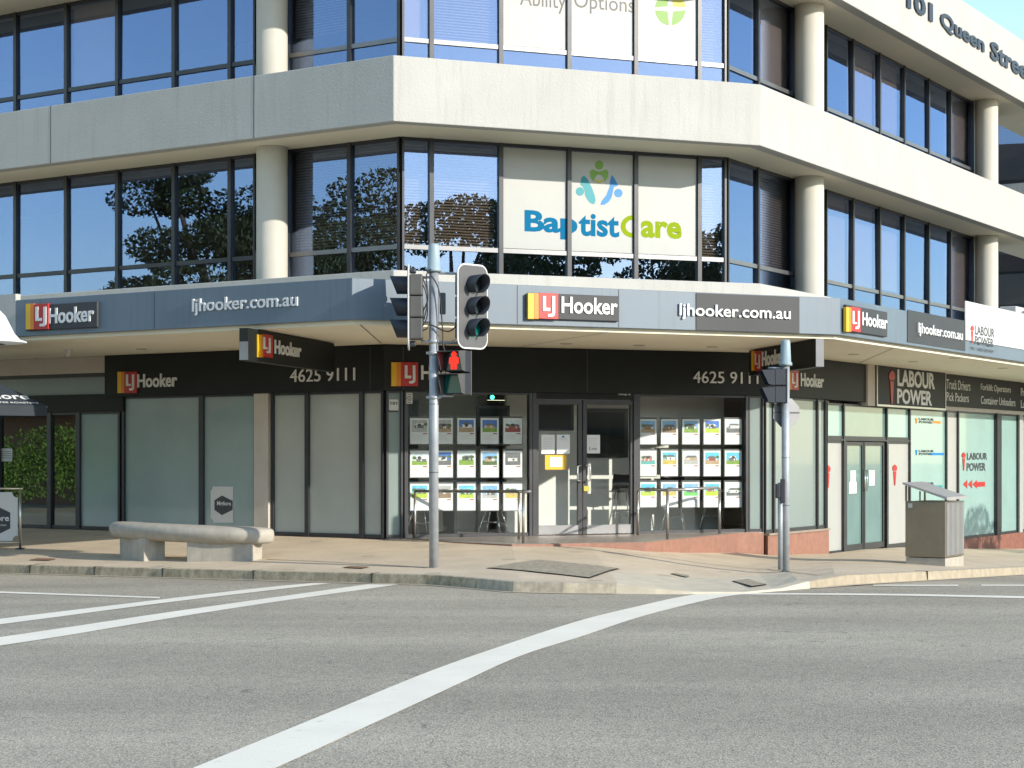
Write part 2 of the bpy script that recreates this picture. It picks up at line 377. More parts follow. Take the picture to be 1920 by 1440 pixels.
kp = [KL0 - tL * d for d in (34, 24, 16, 12, 8, 4, 2)] + [KL0, Vector((-.45, 22.1)), Vector((0, 21.55)), Vector((.6, 21.36)), Vector((1.24, 21.3)), Vector((1.7, 21.22)), Vector((2.14, 21.2)),
      Vector((2.79, 21.3)), Vector((3.3, 21.75)), Vector((3.7, 22.15)), KR0] + [KR0 + tR * d for d in (2, 4, 8, 14, 24, 45)]
kh = [.13] * 11 + [.12, .07, .03, .02, .03, .09] + [.13] * 7
nk = len(kp)
def knorm(i):
    t = (kp[min(i + 1, nk - 1)] - kp[max(i - 1, 0)]).normalized(); return Vector((-t.y, t.x))   # towards the building
def kz(i): return gz(*kp[i])
prof = [(0, -.1), (.02, 0), (.035, .93), (.06, 1.0), (.19, 1.0)]
k = MB(); kv = []
for i in range(nk):
    nn = knorm(i); b = kz(i)
    for d, hh in prof: q = kp[i] + nn * d; kv.append((q.x, q.y, b + (hh * kh[i] if hh > 0 else hh)))
n5 = len(prof)
for j in range(n5 - 1):
    fs = [(i * n5 + j, (i + 1) * n5 + j, (i + 1) * n5 + j + 1, i * n5 + j + 1) for i in range(nk - 1)]
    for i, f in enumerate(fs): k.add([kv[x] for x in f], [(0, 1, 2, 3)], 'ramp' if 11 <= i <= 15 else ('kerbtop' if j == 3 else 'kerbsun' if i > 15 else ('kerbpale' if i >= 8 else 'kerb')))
for i in list(range(nk - 1)):                        # joints between kerb stones
    if 11 <= i <= 15: continue
    a, b = kp[i], kp[i + 1]; ln = (b - a).length; nn = knorm(i)
    if i > 15 and i % 2: continue
    for q in range(int(ln / 1.3) if i < 15 else min(1, int(ln))):
        c = a + (b - a) * ((q + .5) / max(1, int(ln / 1.3))); t = (b - a).normalized(); z = gz(c.x, c.y)
        X = Matrix(((t.x, nn.x, 0, c.x), (t.y, nn.y, 0, c.y), (0, 0, 1, z), (0, 0, 0, 1)))
        k.box(-.005, .005, .012, .2, .005, .1335, 'dark', X)
tag(k.build('kerb', keep=True), kind='structure')
gt = MB()                                            # pale concrete gutter lip
for i in range(nk - 1):
    if 11 <= i <= 15: continue
    a, b = kp[i], kp[i + 1]; na, nb = knorm(i), knorm(i + 1)
    P4 = [a + na * .02, b + nb * .02, b - nb * .10, a - na * .10]
    gt.sheet([(p.x, p.y, gz(p.x, p.y) + .006) for p in P4], 'kerbtop')
tag(gt.build('gutter', keep=True), kind='structure')

# landing in front of the shop corner
S1, S2 = isect(SL, 0, SC, 0), isect(SC, 0, SR, 0)
LA = [S1 + SC.t * .35 + SC.n * .02, level(860, 1017, zFl).xy, level(960, 1021.5, zFl).xy, level(1107, 1018.5, zFl).xy, level(1212, 1017, zFl).xy, level(1385, 999.5, zFl).xy]
LA.append(S2 + SR.n * .12 + SR.t * .02)
# inner edge of the pavement and its heights
inner = [(SL.pt(-34, .02), .30), (SL.pt(-24, .02), .30), (SL.pt(SL.s(-300), .02), .30), (SL.pt(SL.s(0), .02), .30), (SL.pt(SL.s(200), .02), .30), (SL.pt(SL.s(480), .02), .30), (SL.pt(SL.s(640), .02), .30),
         (LA[0], .30), (LA[1], .297), (LA[2], .29), (LA[3] * .5 + LA[2] * .5, .275), (LA[3], .255), (LA[4] * .6 + LA[3] * .4, .21), (LA[4], .17), (LA[5] * .35 + LA[4] * .65, .09), (LA[5], -.03), (LA[6], -.09)]
sE = SR.s(1545)
inner += [(SR.pt(sE, .1), -.19)] + [(SR.pt(sE + q, .02), z_) for q, z_ in ((2, -.20), (4, -.25), (8, -.45), (14, -.72), (24, -.85), (45, -.87))]
assert len(inner) == nk, (len(inner), nk)
pv = []; rows = 7
for i in range(nk):
    a = kp[i] + knorm(i) * .19; za = kz(i) + kh[i] - .002; b, zb = inner[i]
    for r in range(rows + 1):
        q = r / rows; p = a.lerp(b, q); pv.append((p.x, p.y, za + (zb - za) * q))
pf = [(i * (rows + 1) + r, (i + 1) * (rows + 1) + r, (i + 1) * (rows + 1) + r + 1, i * (rows + 1) + r + 1) for i in range(nk - 1) for r in range(rows)]
pm = MB()
for f in pf:
    i, r = f[0] // (rows + 1), f[0] % (rows + 1)
    pm.add([pv[x] for x in f], [(0, 1, 2, 3)], 'ramp' if 11 <= i <= 15 and r < 2 else 'paving', None, False)
tag(pm.build('pavement', keep=True), kind='structure'); PAV = bvh(pv, pf)
def gp(u, v, dz=0):
    p = hit(PAV, u, v); return Vector((p.x, p.y, p.z + dz))
ld = MB(); bk = [isect(SL, -.4, SC, -.4), isect(SC, -.4, SR, -.4)]
ld.prism([tuple(p) for p in LA[:-1]] + [tuple(S2 + SR.n * .02), tuple(bk[1]), tuple(bk[0])], -.35, zFl, 'terracotta')
ld.prism([tuple(p) for p in [LA[0], LA[1] + Vector((0, .04)), LA[2] + Vector((0, .04)), LA[3] + Vector((0, .04)), LA[4] + Vector((-.02, .05)), LA[5] + Vector((-.03, .03)), S2 + SC.n * .03, S1 + SC.n * .03]], zFl - .02, zFl + .004, 'landing')
tag(ld.build('entrance_step', keep=True), kind='structure')

# painted lines
def road_poly(name, pts):
    m = MB(); q = [hit(ROAD, u, v) for u, v in pts]; m.sheet([(p.x, p.y, p.z + .005) for p in q], 'line'); return tag(m.build(name, keep=True), kind='structure')
def crv(p):
    o = []
    for i in range(len(p) - 1):
        a, b, c, d = (Vector(p[max(0, min(len(p) - 1, i + k))]) for k in (-1, 0, 1, 2))
        if len(p) < 5: o += [tuple(b.lerp(c, k / 8)) for k in range(8)]; continue
        for k in range(8): t = k / 8; q = .5 * (2 * b + (c - a) * t + (2 * a - 5 * b + 4 * c - d) * t * t + (3 * b - a - 3 * c + d) * t ** 3); o.append(tuple(q))
    return o + [tuple(p[-1])]
def road_strip(name, top, bot):
    top, bot = crv(top), crv(bot)
    m = MB(); a = [hit(ROAD, u, v) for u, v in top]; b = [hit(ROAD, u, v) for u, v in bot]; n = len(a)
    m.add([(p.x, p.y, p.z + .005) for p in a + b], [(i, i + 1, n + i + 1, n + i) for i in range(n - 1)], 'line'); return tag(m.build(name, keep=True), kind='structure')
road_strip('crossing_line', [(-300, 1197), (0, 1161), (300, 1125), (480, 1104), (590, 1093.5)], [(-300, 1209), (0, 1171.5), (300, 1132), (480, 1110.5), (622, 1094)])
road_strip('crossing_line', [(-300, 1238), (0, 1195.5), (120, 1178), (300, 1151), (480, 1125.5), (690, 1096)], [(-300, 1256), (0, 1211.5), (120, 1193), (300, 1163), (480, 1134.5), (747, 1096.6)])
road_strip('lane_line', [(-300, 1099), (0, 1109.5), (300, 1120)], [(-300, 1102), (0, 1112.5), (300, 1122.6)])
road_strip('stop_line', [(120, 1540), (365, 1440), (600, 1344), (805, 1260), (960, 1205.5), (1085, 1165), (1185, 1140), (1292, 1117), (1370, 1113.6), (1440, 1112.8), (1680, 1114.2), (1920, 1118.5), (2400, 1127)],
           [(300, 1540), (520, 1440), (740, 1339), (860, 1283), (975, 1231), (1092, 1193.5), (1190, 1160.5), (1290, 1134), (1372, 1117.4), (1441, 1115.6), (1680, 1117.4), (1920, 1122.6), (2400, 1133)])
road_strip('parking_line', [(1637, 1097), (1797, 1097)], [(1637, 1099), (1797, 1099.2)])
road_strip('parking_line', [(1840, 1096.8), (1990, 1096.8)], [(1840, 1099), (1990, 1099.2)])

def gp_xy(p):
    r = PAV.ray_cast(Vector((p.x, p.y, 20)), Vector((0, 0, -1)))[0]; return r if r else Vector(p)
def cover(name, pts, m, label, cat, inset=None, group=None):
    q = [gp(u, v) for u, v in pts]; c = sum(q, Vector()) / len(q); mb = MB(); n = len(q)
    nrm = (q[1] - q[0]).cross(q[2] - q[0]).normalized(); nrm = nrm if nrm.z > 0 else -nrm
    G = 8; grid = lambda k_, dz: [tuple(gp_xy(c.lerp(q[0].lerp(q[1], i / G).lerp(q[3].lerp(q[2], i / G), j / G), k_)) + Vector((0, 0, dz))) for j in range(G + 1) for i in range(G + 1)]
    fs = [(j * (G + 1) + i, j * (G + 1) + i + 1, (j + 1) * (G + 1) + i + 1, (j + 1) * (G + 1) + i) for j in range(G) for i in range(G)]
    mb.add(grid(1.0, .007), fs, 'dark' if m == 'iron' else 'iron'); o = tag(mb.build(name), label, cat, group); l = MB()
    l.add(grid(.955, .012), fs, m)
    l.build('lid', o); return o
cover('pit_cover', [(912, 1066), (1010, 1050), (1163, 1067.5), (1107, 1085)], 'iron', 'large dark concrete pit cover set in the pavement before the corner step', 'pit cover')
cover('drain_grate', [(1257, 1076.5), (1266, 1075), (1293, 1080.5), (1288, 1083.5)], 'iron', 'small narrow grate in the kerb ramp, smaller of its two covers', 'grate')
cover('drain_grate', [(1373, 1090), (1403, 1086.5), (1439, 1097), (1410, 1101)], 'iron', 'square grey access cover at the foot of the kerb ramp', 'access cover')
cover('water_cover', [(642, 1065), (656, 1062.6), (693, 1064), (680, 1067)], 'rust', 'rusty brown water cover by the kerb between bench and signal pole', 'access cover')
cover('water_cover', [(54, 1051), (70, 1047.6), (106, 1048.6), (92, 1052)], 'rust', 'small rusty cover in the pavement left of the bench', 'access cover')
def groove(pts):
    mb = MB(); q = [gp(u, v) for u, v in pts]
    q = [gp_xy(a.lerp(b, i / 8)) for a, b in zip(q, q[1:]) for i in range(9)]
    for a, b in zip(q, q[1:]):
        if (b - a).length < .001: continue
        t = (b - a).normalized(); n = Vector((-t.y, t.x, 0)) * .018
        mb.add([tuple(a - n + Vector((0, 0, .006))), tuple(a + n + Vector((0, 0, .006))), tuple(b + n + Vector((0, 0, .006))), tuple(b - n + Vector((0, 0, .006)))], [(0, 1, 2, 3)], 'iron')
    tag(mb.build('pavement_joint', keep=True), kind='structure')
groove([(500, 1049), (590, 1052.5), (700, 1058), (800, 1065)]); groove([(1130, 1035), (1250, 1046), (1440, 1067), (1540, 1077)])

# ------------------------------------------------------------------ the office building
B = thing('office_building', (0, 30, 0), 'white three storey corner office building with ribbon windows over shops', 'building')
eR = SR.s(1880)                                      # where the glazed wing stops on the right
lR_glazed = WR.s(1824)
m = MB(); band(m, P3, 0, P3, -.22, zPb + .0, zPt, 'paint', 16, 26); o = m.build('parapet', B, .012)
m = MB(); band(m, P3, 0, P3, -.22, zQb, zQt, 'paint', 16, 26); m.build('parapet', B, .012)
m = MB(); band(m, P3, -.222, W3, -.35, zPb + .004, zPb + .30, 'soffit', 16, 26); m.build('soffit', B)
m = MB(); band(m, P3, -.222, W3, -.35, zQb + .004, zQb + .30, 'soffit', 16, 26); m.build('soffit', B)
m = MB(); band(m, P3, 0, P3, -.3, zFb + .35, zSl, 'paint', 16, 26); m.build('slab_edge', B, .012)
# shadow-gap joints on the left parapet
m = MB()
for u in (95, 476):
    a = PL.s(u); m = MB(); m.box(a - .008, a + .008, -.02, .003, zPb + .002, zPt - .002, 'siggrey', PL.X); m.build('parapet_joint', B)
m = MB()
off = poly(W3, -5.0, 16, lR_glazed)
def slab(z0, z1, d0, mat): band(m, W3, d0, W3, -5.02, z0, z1, mat, 16, lR_glazed)
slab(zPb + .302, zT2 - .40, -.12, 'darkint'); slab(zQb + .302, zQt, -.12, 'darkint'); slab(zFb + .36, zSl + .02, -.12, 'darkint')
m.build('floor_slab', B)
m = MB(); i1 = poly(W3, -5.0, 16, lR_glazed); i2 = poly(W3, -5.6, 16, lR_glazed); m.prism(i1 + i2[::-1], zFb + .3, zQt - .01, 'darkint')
e0 = WR.pt(lR_glazed, -.02); e1 = WR.pt(lR_glazed, -5.6)
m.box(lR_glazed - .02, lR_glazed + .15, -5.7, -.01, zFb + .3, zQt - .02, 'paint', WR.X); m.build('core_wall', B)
# columns
def column(P, u, dia, z0, z1, dd=.32):
    p = P.pt(P.s(u, dd), dd); mb = MB(); n = 40
    pts = [(p.x + dia / 2 * math.cos(2 * math.pi * i / n), p.y + dia / 2 * math.sin(2 * math.pi * i / n)) for i in range(n)]
    mb.add([(x, y, z0) for x, y in pts] + [(x, y, z1) for x, y in pts], [(i, (i + 1) % n, n + (i + 1) % n, n + i) for i in range(n)], 'column', None, True)
    return mb.build('column', B)
for P, u, dia in ((WLp, 510, .50), (WR, 1517.5, .515), (WR, 1850, .50)):
    column(P, u, dia, zSl - .3, zPb + .01); column(P, u, dia, zPt - .5, zQb + .01)
# ribbon windows
def window(P, u0, u1, zs, ztr, zh, blind=None, graphic=False):
    s0, s1 = P.s(u0), P.s(u1); f = MB(); fr = .035
    for a, b in ((s0, s0 + fr), (s1 - fr, s1)): f.box(a, b, -.06, .05, zs, zh, 'bronze', P.X)
    for a, b in ((zs, zs + .04), (ztr - .035, ztr + .035), (zh - .05, zh)): f.box(s0 + fr, s1 - fr, -.05, .03, a, b, 'alu' if a == ztr - .035 and u0 > 500 else 'bronze', P.X)
    wo = f.build('window', B)
    rp = random.Random(int(u0 * 7 + zs * 100)); sc_ = Vector(((s0 + s1) / 2, -.008, (ztr + zh) / 2)); hw = (s1 - s0) / 2 - fr + .004; hz_ = (zh - ztr - .085) / 2 + .004
    XT = P.X @ Matrix.Translation(sc_) @ Matrix.Rotation(R(rp.uniform(-.45, .45)), 4, 'Z') @ Matrix.Rotation(R(rp.uniform(-.35, .35)), 4, 'X')
    p = MB(); p.box(-hw, hw, -.004, .004, -hz_, hz_, 'glass_up', XT); p.build('pane', wo)
    p = MB(); p.box(s0 + fr, s1 - fr, -.012, -.004, zs + .04, ztr - .035, 'glass_up', P.X); p.build('spandrel_pane', wo)
    if blind:
        kind, frac = blind; b = MB(); zb = zh - .06 - (zh - .06 - ztr - .04) * frac
        if kind == 'slats':
            z = zh - .08
            while z > zb:
                b.add([(s0 + .06, -.14, z), (s1 - .06, -.14, z), (s1 - .06, -.10, z - .038), (s0 + .06, -.10, z - .038)], [(0, 1, 2, 3)], 'blind', P.X); z -= .045
        else: b.box(s0 + .05, s1 - .05, -.12, -.115, zb, zh - .06, 'roller', P.X)
        b.build('blind', wo)
    if graphic:
        b = MB(); b.box(s0 + fr + .01, s1 - fr - .01, .003, .0065, ztr + .045, zh - .06, 'film', P.X); b.build('white_film', wo)
    return wo
bays_L = [(-330, -232), (-230, -148), (-146, -70), (-68, 31), (31, 126), (126, 222), (222, 328), (328, 433), (433, 481), (541, 657), (657, 751)]
bays_C = [(752.5, 808), (808, 938), (938, 1066), (1066, 1191), (1191, 1310), (1310, 1360)]
bays_R = [(1361, 1419), (1419, 1488), (1546, 1597), (1597, 1647), (1647, 1693), (1693, 1739), (1739, 1780), (1780, 1822)]
BL = {(0, 752.5): ('slats', 1), (0, 808): ('slats', 1), (0, 541): ('slats', .95), (0, 657): ('slats', 1), (0, 1310): ('slats', 1), (0, 1419): ('slats', 1), (0, 1546): ('roller', 1), (0, 1597): ('roller', 1), (0, 1647): ('roller', .96), (0, 1780): ('roller', 1),
      (1, 752.5): ('roller', 1), (1, 808): ('slats', 1), (1, 126): ('roller', 1), (1, 1310): ('slats', 1), (1, 1419): ('roller', 1), (1, 1597): ('roller', 1), (1, 1647): ('roller', 1), (1, 1780): ('roller', .9), (1, 541): ('slats', .8)}
for fl, (zs, ztr, zh) in enumerate(((zSl + .02, zT1, zPb + .004), (zT2 - .40, zT2, zQb + .004))):
    for P, bays in ((WLp, bays_L), (WC, bays_C), (WR, bays_R)):
        for u0, u1 in bays: window(P, u0, u1, zs, ztr, zh, BL.get((fl, u0)), u0 in (938, 1066, 1191))
m = MB()                                             # piers behind the round columns
for P, a, b in ((WLp, 481, 541), (WR, 1488, 1546), (WR, 1822, 1874)):
    m.box(P.s(a), P.s(b), -.3, -.02, zSl, zQb, 'bronze', P.X)
m.build('window_pier', B)

# awning
m = MB(); band(m, F3, -.10, S3, -.5, zSo, zSo + .34, 'soffit', 16, 26); m.build('awning_soffit', B)
m = MB(); FLend = FL.s(30)
a = isect(FL, 0, FC, 0); b = isect(FC, 0, FR, 0); ai = isect(FL, -.1, FC, -.1); bi = isect(FC, -.1, FR, -.1)
m.prism([tuple(p) for p in (FL.pt(FLend), a, b, FR.pt(26), FR.pt(26, -.1), bi, ai, FL.pt(FLend, -.1))], zFb, zFt, 'fascia'); m.build('awning_fascia', B, .006)
m = MB(); m.box(-16, FLend - .01, -.1, -.0, zFb - .02, zFt + .1, 'paint', FL.X); m.build('awning_fascia', B)
m = MB()                                             # joints in the soffit lining and the fascia sheet
for P, u in ((FL, 290), (FC, 970), (FC, 1160)): m = MB(); m.box(P.s(u) - .005, P.s(u) + .005, -.02, .003, zFb + .01, zFt - .01, 'panel', P.X); m.build('panel_joint', B)
for p, q in ((FC.pt(.15, -.1), isect(SL, .3, SC, .3)), (FC.pt(1.9, -.1), SC.pt(.9, .3)), (FC.pt(3.9, -.1), SC.pt(2.2, .3)), (FR.pt(2.6, -.1), SR.pt(4.0, .2))):
    t = (q - p).normalized(); n = Vector((-t.y, t.x)) * .008; m = MB()
    m.add([(*(p - n), zSo - .003), (*(p + n), zSo - .003), (*(q + n), zSo - .003), (*(q - n), zSo - .003)], [(0, 1, 2, 3)], 'panel'); m.build('soffit_joint', B)
for u, v in ((72, 672), (265, 654), (1062, 644), (1198, 647), (1335, 650), (1601, 664), (1790, 671), (1880, 690), (1712, 678)):
    p = level(u, v, zSo); mb = MB(); n = 20
    mb.add([(p.x + r * math.cos(2 * math.pi * i / n), p.y + r * math.sin(2 * math.pi * i / n), zSo - d) for r, d in ((.10, .001), (.09, .012), (.06, .012)) for i in range(n)],
           [(j * n + i, j * n + (i + 1) % n, (j + 1) * n + (i + 1) % n, (j + 1) * n + i) for j in range(2) for i in range(n)] + [tuple(range(2 * n, 3 * n))], 'downlight'); mb.build('downlight', B)

# black sign band over the shops
m = MB(); bs0 = SL.s(205); A1 = isect(SL, .12, SC, .12); A2 = isect(SC, .12, SR, .12); I1 = isect(SL, -.1, SC, -.1); I2 = isect(SC, -.1, SR, -.1); bsE = SR.s(1626)
m.prism([tuple(p) for p in (SL.pt(bs0, .12), A1, A2, SR.pt(bsE, .12), SR.pt(bsE, -.1), I2, I1, SL.pt(bs0, -.1))], zBd, zSo - .004, 'black')
for P, us in ((SL, (694,)), (SC, (756, 1101)), (SR, (1590,))):
    for u in us: m.box(P.s(u, .12) - .006, P.s(u, .12) + .006, .11, .123, zBd + .01, zSo - .03, 'siggrey', P.X)
m.build('sign_band', B, .006)
m = MB(); m.box(-16, bs0 - .01, -.1, .05, 3.12, zSo - .004, 'cream', SL.X); m.build('cream_header', B)
m = MB(); m.box(-16, bs0 - .01, -.08, .02, 2.74, 3.05, 'frost_pale', SL.X); m.box(-16, bs0 - .01, -.1, .045, 3.05, 3.12, 'bronze', SL.X); m.build('header_glass', B)
m = MB(); m.box(-16, SL.s(236), -.1, .08, 2.42, 2.74, 'black', SL.X); m.build('cafe_header', B)
m = MB(); m.box(SL.s(483), SL.s(510), -.3, .10, .2, zBd - .003, 'cream', SL.X); m.build('pilaster', B)
m = MB(); m.box(SR.s(1627, .16), SR.s(1643, .16), -.3, .16, SR.z(1635, 762), zSo, 'cream', SR.X); m.build('pilaster', B)

def shopwin(P, u0, u1, z0, z1, glass, name='shop_window', fr=.035, fm='bronze', d=0):
    s0, s1 = P.s(u0), P.s(u1); f = MB()
    for a, b in ((s0, s0 + fr), (s1 - fr, s1)): f.box(a, b, -.07 + d, .05 + d, z0, z1, fm, P.X)
    for a, b in ((z0, z0 + .06), (z1 - .04, z1)): f.box(s0 + fr, s1 - fr, -.06 + d, .03 + d, a, b, fm, P.X)
    o = f.build(name, B); p = MB(); p.box(s0 + fr, s1 - fr, -.012 + d, 0 + d, z0 + .06, z1 - .04, glass, P.X); p.build('pane', o); return o
zb = zFl
for u0, u1, gl, zt in ((-330, -220, 'glass_cafe', 2.42), (-220, -110, 'glass_cafe', 2.42), (-110, 0, 'glass_cafe', 2.42), (0, 95, 'glass_cafe', 2.42), (95, 149, 'glass_cafe', 2.42), (149, 228, 'frost_dark', 2.42), (232, 380, 'frost_dark', zBd), (380, 483, 'frost_dark', zBd),
                       (512, 578, 'frost', zBd), (578, 680, 'frost', zBd), (680, 721, 'frost', zBd)): shopwin(SL, u0, u1, zb, zt, gl, fr=.05 if u0 < 480 else .04)
shopwin(SC, 723, 754, zb, zBd, 'frost_pale'); shopwin(SC, 757, 997, zb, zBd, 'glass_shop', fr=.06); shopwin(SC, 1193, 1401, zb, zBd, 'glass_shop', fr=.05); shopwin(SC, 1402, 1429.5, zb, zBd, 'frost_pale', fr=.02)
zbb = SR.z(1545, 990)
for u0, u1, gl in ((1431, 1448, 'frost_pale'), (1448, 1530, 'frost_pale'), (1530, 1545, 'frost_pale')): shopwin(SR, u0, u1, zbb, zBd, gl, fr=.03)
# double entrance door
df = MB(); d0, d1 = SC.s(997), SC.s(1193)
for a, b in ((d0, d0 + .06), (d1 - .07, d1)): df.box(a, b, -.08, .06, zFl + .005, zBd, 'bronze', SC.X)
df.box(d0 + .06, d1 - .07, -.08, .06, zBd - .10, zBd, 'black', SC.X); df.build('door_frame', B)
for u0, u1, hx in ((1000.5, 1090, 1), (1091, 1188, 0)):
    s0, s1 = SC.s(u0) + .01, SC.s(u1); f = MB()
    for a, b in ((s0, s0 + .07), (s1 - .07, s1)): f.box(a, b, -.03, .03, zFl + .02, zBd - .11, 'bronze', SC.X)
    f.box(s0 + .07, s1 - .07, -.03, .03, zFl + .02, zFl + .17, 'alu', SC.X); f.box(s0 + .07, s1 - .07, -.03, .03, zBd - .19, zBd - .11, 'bronze', SC.X)
    o = f.build('shop_door', B); p = MB(); p.box(s0 + .07, s1 - .07, -.006, .004, zFl + .17, zBd - .19, 'glass_shop', SC.X); p.build('pane', o)
    hs = (s1 - .035) if hx else (s0 + .035); zt, zl = SC.z(1090, 872), SC.z(1090, 903); h = MB(); q = -.07 if hx else .07
    h.tube([SC.X @ Vector(v) for v in ((hs, .03, zt), (hs, .075, zt), (hs + q, .085, zt - .02), (hs + q, .085, zl + .02), (hs, .075, zl), (hs, .03, zl))], .013, 'chrome'); h.build('handle', o)
    if not hx:
        h = MB(); h.box(s0 + .0, s0 + .10, .031, .06, SC.z(1094, 921), SC.z(1094, 911), 'gold', SC.X); h.build('lock', o)
# brick base under the right return, and the recruitment shop beyond it
m = MB(); m.prism([tuple(p) for p in (S2 + SR.n * .10, SR.pt(sE, .10), SR.pt(sE, -.3), S2 - SR.n * .3 + SR.t * .2)], -.5, zbb - .035, 'terracotta'); m.box(0, sE + .01, -.3, .13, zbb - .035, zbb, 'landing', SR.X); m.build('brick_base', B)
zLb = lambda u: SR.z(u, 1034 - (u - 1555) * .115)
def bay(u0, u1, gl, z0, z1, name='shop_window', fr=.03): return shopwin(SR, u0, u1, z0, z1, gl, name, fr)
zd = SR.z(1620, 827); zlt = 2.63; zlb = -.20
bay(1547, 1579, 'teal_film', zd + .03, zlt); bay(1579, 1660, 'teal_glass', zd + .03, zlt); bay(1660, 1703, 'teal_film', zd + .03, zlt)
for u0, u1 in ((1547, 1578), (1661, 1703)): bay(u0, u1, 'film', zlb - .02, zd, 'white_panel', .015)
m = MB(); m.box(SR.s(1547), SR.s(1703), -.08, .05, zd, zd + .03, 'bronze', SR.X); m.box(SR.s(1547), SR.s(1703), -.3, .04, -.8, zlb - .02, 'bronze', SR.X)
for u in (1578.5, 1659): m.box(SR.s(u) - .03, SR.s(u) + .06, -.08, .06, zlb - .02, zd, 'bronze', SR.X)
m.build('door_frame', B)
for u0, u1 in ((1583, 1616), (1617.5, 1655)):
    s0, s1 = SR.s(u0), SR.s(u1); f = MB()
    for a, b in ((s0, s0 + .06), (s1 - .06, s1)): f.box(a, b, -.03, .035, zlb, zd - .02, 'bronze', SR.X)
    for a, b in ((zlb, zlb + .12), (zd - .09, zd - .02)): f.box(s0 + .06, s1 - .06, -.03, .03, a, b, 'bronze', SR.X)
    o = f.build('shop_door', B); p = MB(); p.box(s0 + .06, s1 - .06, -.006, .004, zlb + .12, zd - .09, 'teal_glass', SR.X); p.build('pane', o)
    h = MB(); hs = s1 - .03 if u0 < 1600 else s0 + .03
    h.tube([SR.X @ Vector(v) for v in ((hs, .03, .95), (hs, .08, .95), (hs, .08, 1.35), (hs, .03, 1.35))], .012, 'chrome'); h.build('handle', o)
zrb = -.24
for u0, u1, gl in ((1703, 1772, 'teal_film'), (1772, 1794, 'film'), (1794, 1864, 'teal_film'), (1872, 1906, 'teal_film'), (1912, 1960, 'teal_film'), (1962, 2020, 'teal_film'), (2020, 2090, 'teal_film')): bay(u0, u1, gl, zrb, zlt)
m = MB(); m.box(SR.s(1703) + .01, SR.s(2400), -.35, .06, -1.6, zrb, 'redbrick', SR.X); m.box(SR.s(2090), 26, -.3, 0, zrb, zlt, 'teal_glass', SR.X); m.box(SR.s(1864), SR.s(1872), -.3, .08, zrb, zlt, 'bronze', SR.X); m.box(SR.s(1906), SR.s(1912), -.3, .08, zrb, zlt, 'film', SR.X); m.build('brick_base', B)
m = MB(); m.box(SR.s(1643, .05), 26, -.3, .05, zlt, zSo - .004, 'cream', SR.X); m.build('shop_header', B)
# rooms behind the shop glass
m = MB(); q = [isect(SL, -.5, SC, -.5), isect(SC, -.5, SR, -.5)]
i0 = poly(S3, -.14, 16, 26); i6 = poly(S3, -5.5, 16, 26)
m.prism(i0 + i6[::-1], -.3, zFl - .002, 'floorint'); m.prism(i0 + i6[::-1], zBd + .05, zSo - .01, 'wallint'); j6 = poly(S3, -5.4, 16, 26); m.prism(j6 + i6[::-1], zFl, zBd + .04, 'wallint')
m.box(SL.s(500) - .1, SL.s(500) + .1, -5.4, -.12, zFl, zBd + .04, 'wallint', SL.X); m.box(SL.s(228) - .05, SL.s(228) + .05, -5.4, -.12, zFl, zBd + .04, 'darkint', SL.X)
m.box(SC.s(1000), SC.s(1420), -1.34, -1.24, zFl, zBd + .04, 'wallint', SC.X); m.box(SC.s(840), SC.s(1000), -2.3, -2.2, zFl, zBd + .04, 'wallint', SC.X); m.box(SR.s(1560), SR.s(1560) + .15, -5.3, -.12, -.2, zBd, 'wallint', SR.X); m.box(SC.s(762), SC.s(838), -1.55, -1.5, zFl, zBd - .1, 'dark', SC.X)
m.build('shop_interior', B)

# ------------------------------------------------------------------ signs on the building
def sign_board(P, name, label, u0, vt, u1, vb, d0, d1, mat, cat='sign', group=None, bevel=.01):
    m = MB(); prect(m, P, u0, vt, u1, vb, d0, d1, mat); return tag(m.build(name, None, bevel), label, cat, group)
def logo(P, label, pan, tile, lj, word, d, panel=True, group='estate agency name signs'):
    """tile (yellow, orange, red) with LJ, then the word; pan is the pixel box of the dark panel"""
    um, vt, u1, vb = pan; root = None
    if panel: root = sign_board(P, 'name_sign', label, tile[0], vt, u1, vb, d, d + .05, 'panel', 'sign', group); dd = d + .05
    else: dd = d
    t = MB(); a, ya, yb, b = tile[0], tile[2], tile[3], tile[1]; w = b - a; tt, tb = tile[4], tile[5]; e = .03
    q1 = a + w * .2; q2 = a + w * .36
    prect(t, P, a, tt, q1, tb, dd - .02, dd + e, 'yellow'); prect(t, P, q1, tt, q2, tb, dd - .02, dd + e, 'orange'); prect(t, P, q2, tt, b, tb, dd - .02, dd + e, 'red')
    if root is None: root = tag(t.build('name_sign', None, .004), label, 'sign', group)
    else: t.build('colour_tile', root, .004)
    l = MB(); x0, x1, y0, y1 = lj; ww = x1 - x0; sw = ww * .25; hh = y1 - y0; k0, k1 = dd + e - .005, dd + e + .012
    prect(l, P, x0, y0, x0 + sw, y0 + hh * .72, k0, k1, 'letter'); prect(l, P, x0 + sw, y0 + hh * .72 - sw * 1.05, x0 + ww * .60, y0 + hh * .72, k0, k1, 'letter')
    prect(l, P, x1 - sw, y0, x1, y0 + hh * .80, k0, k1, 'letter')
    ppoly(l, P, [(x1, y0 + hh * .80), (x1 - ww * .04, y0 + hh * .92), (x1 - ww * .22, y1), (x0 + ww * .40, y1), (x0 + ww * .40, y1 - hh * .13), (x1 - sw * 1.3, y1 - hh * .14), (x1 - sw, y0 + hh * .80)], k0, k1, 'letter')
    text(l, P, 'Hooker', word[0], word[2], word[1], word[3], dd - .004, .02, 'letter', .022); l.build('lettering', root); return root
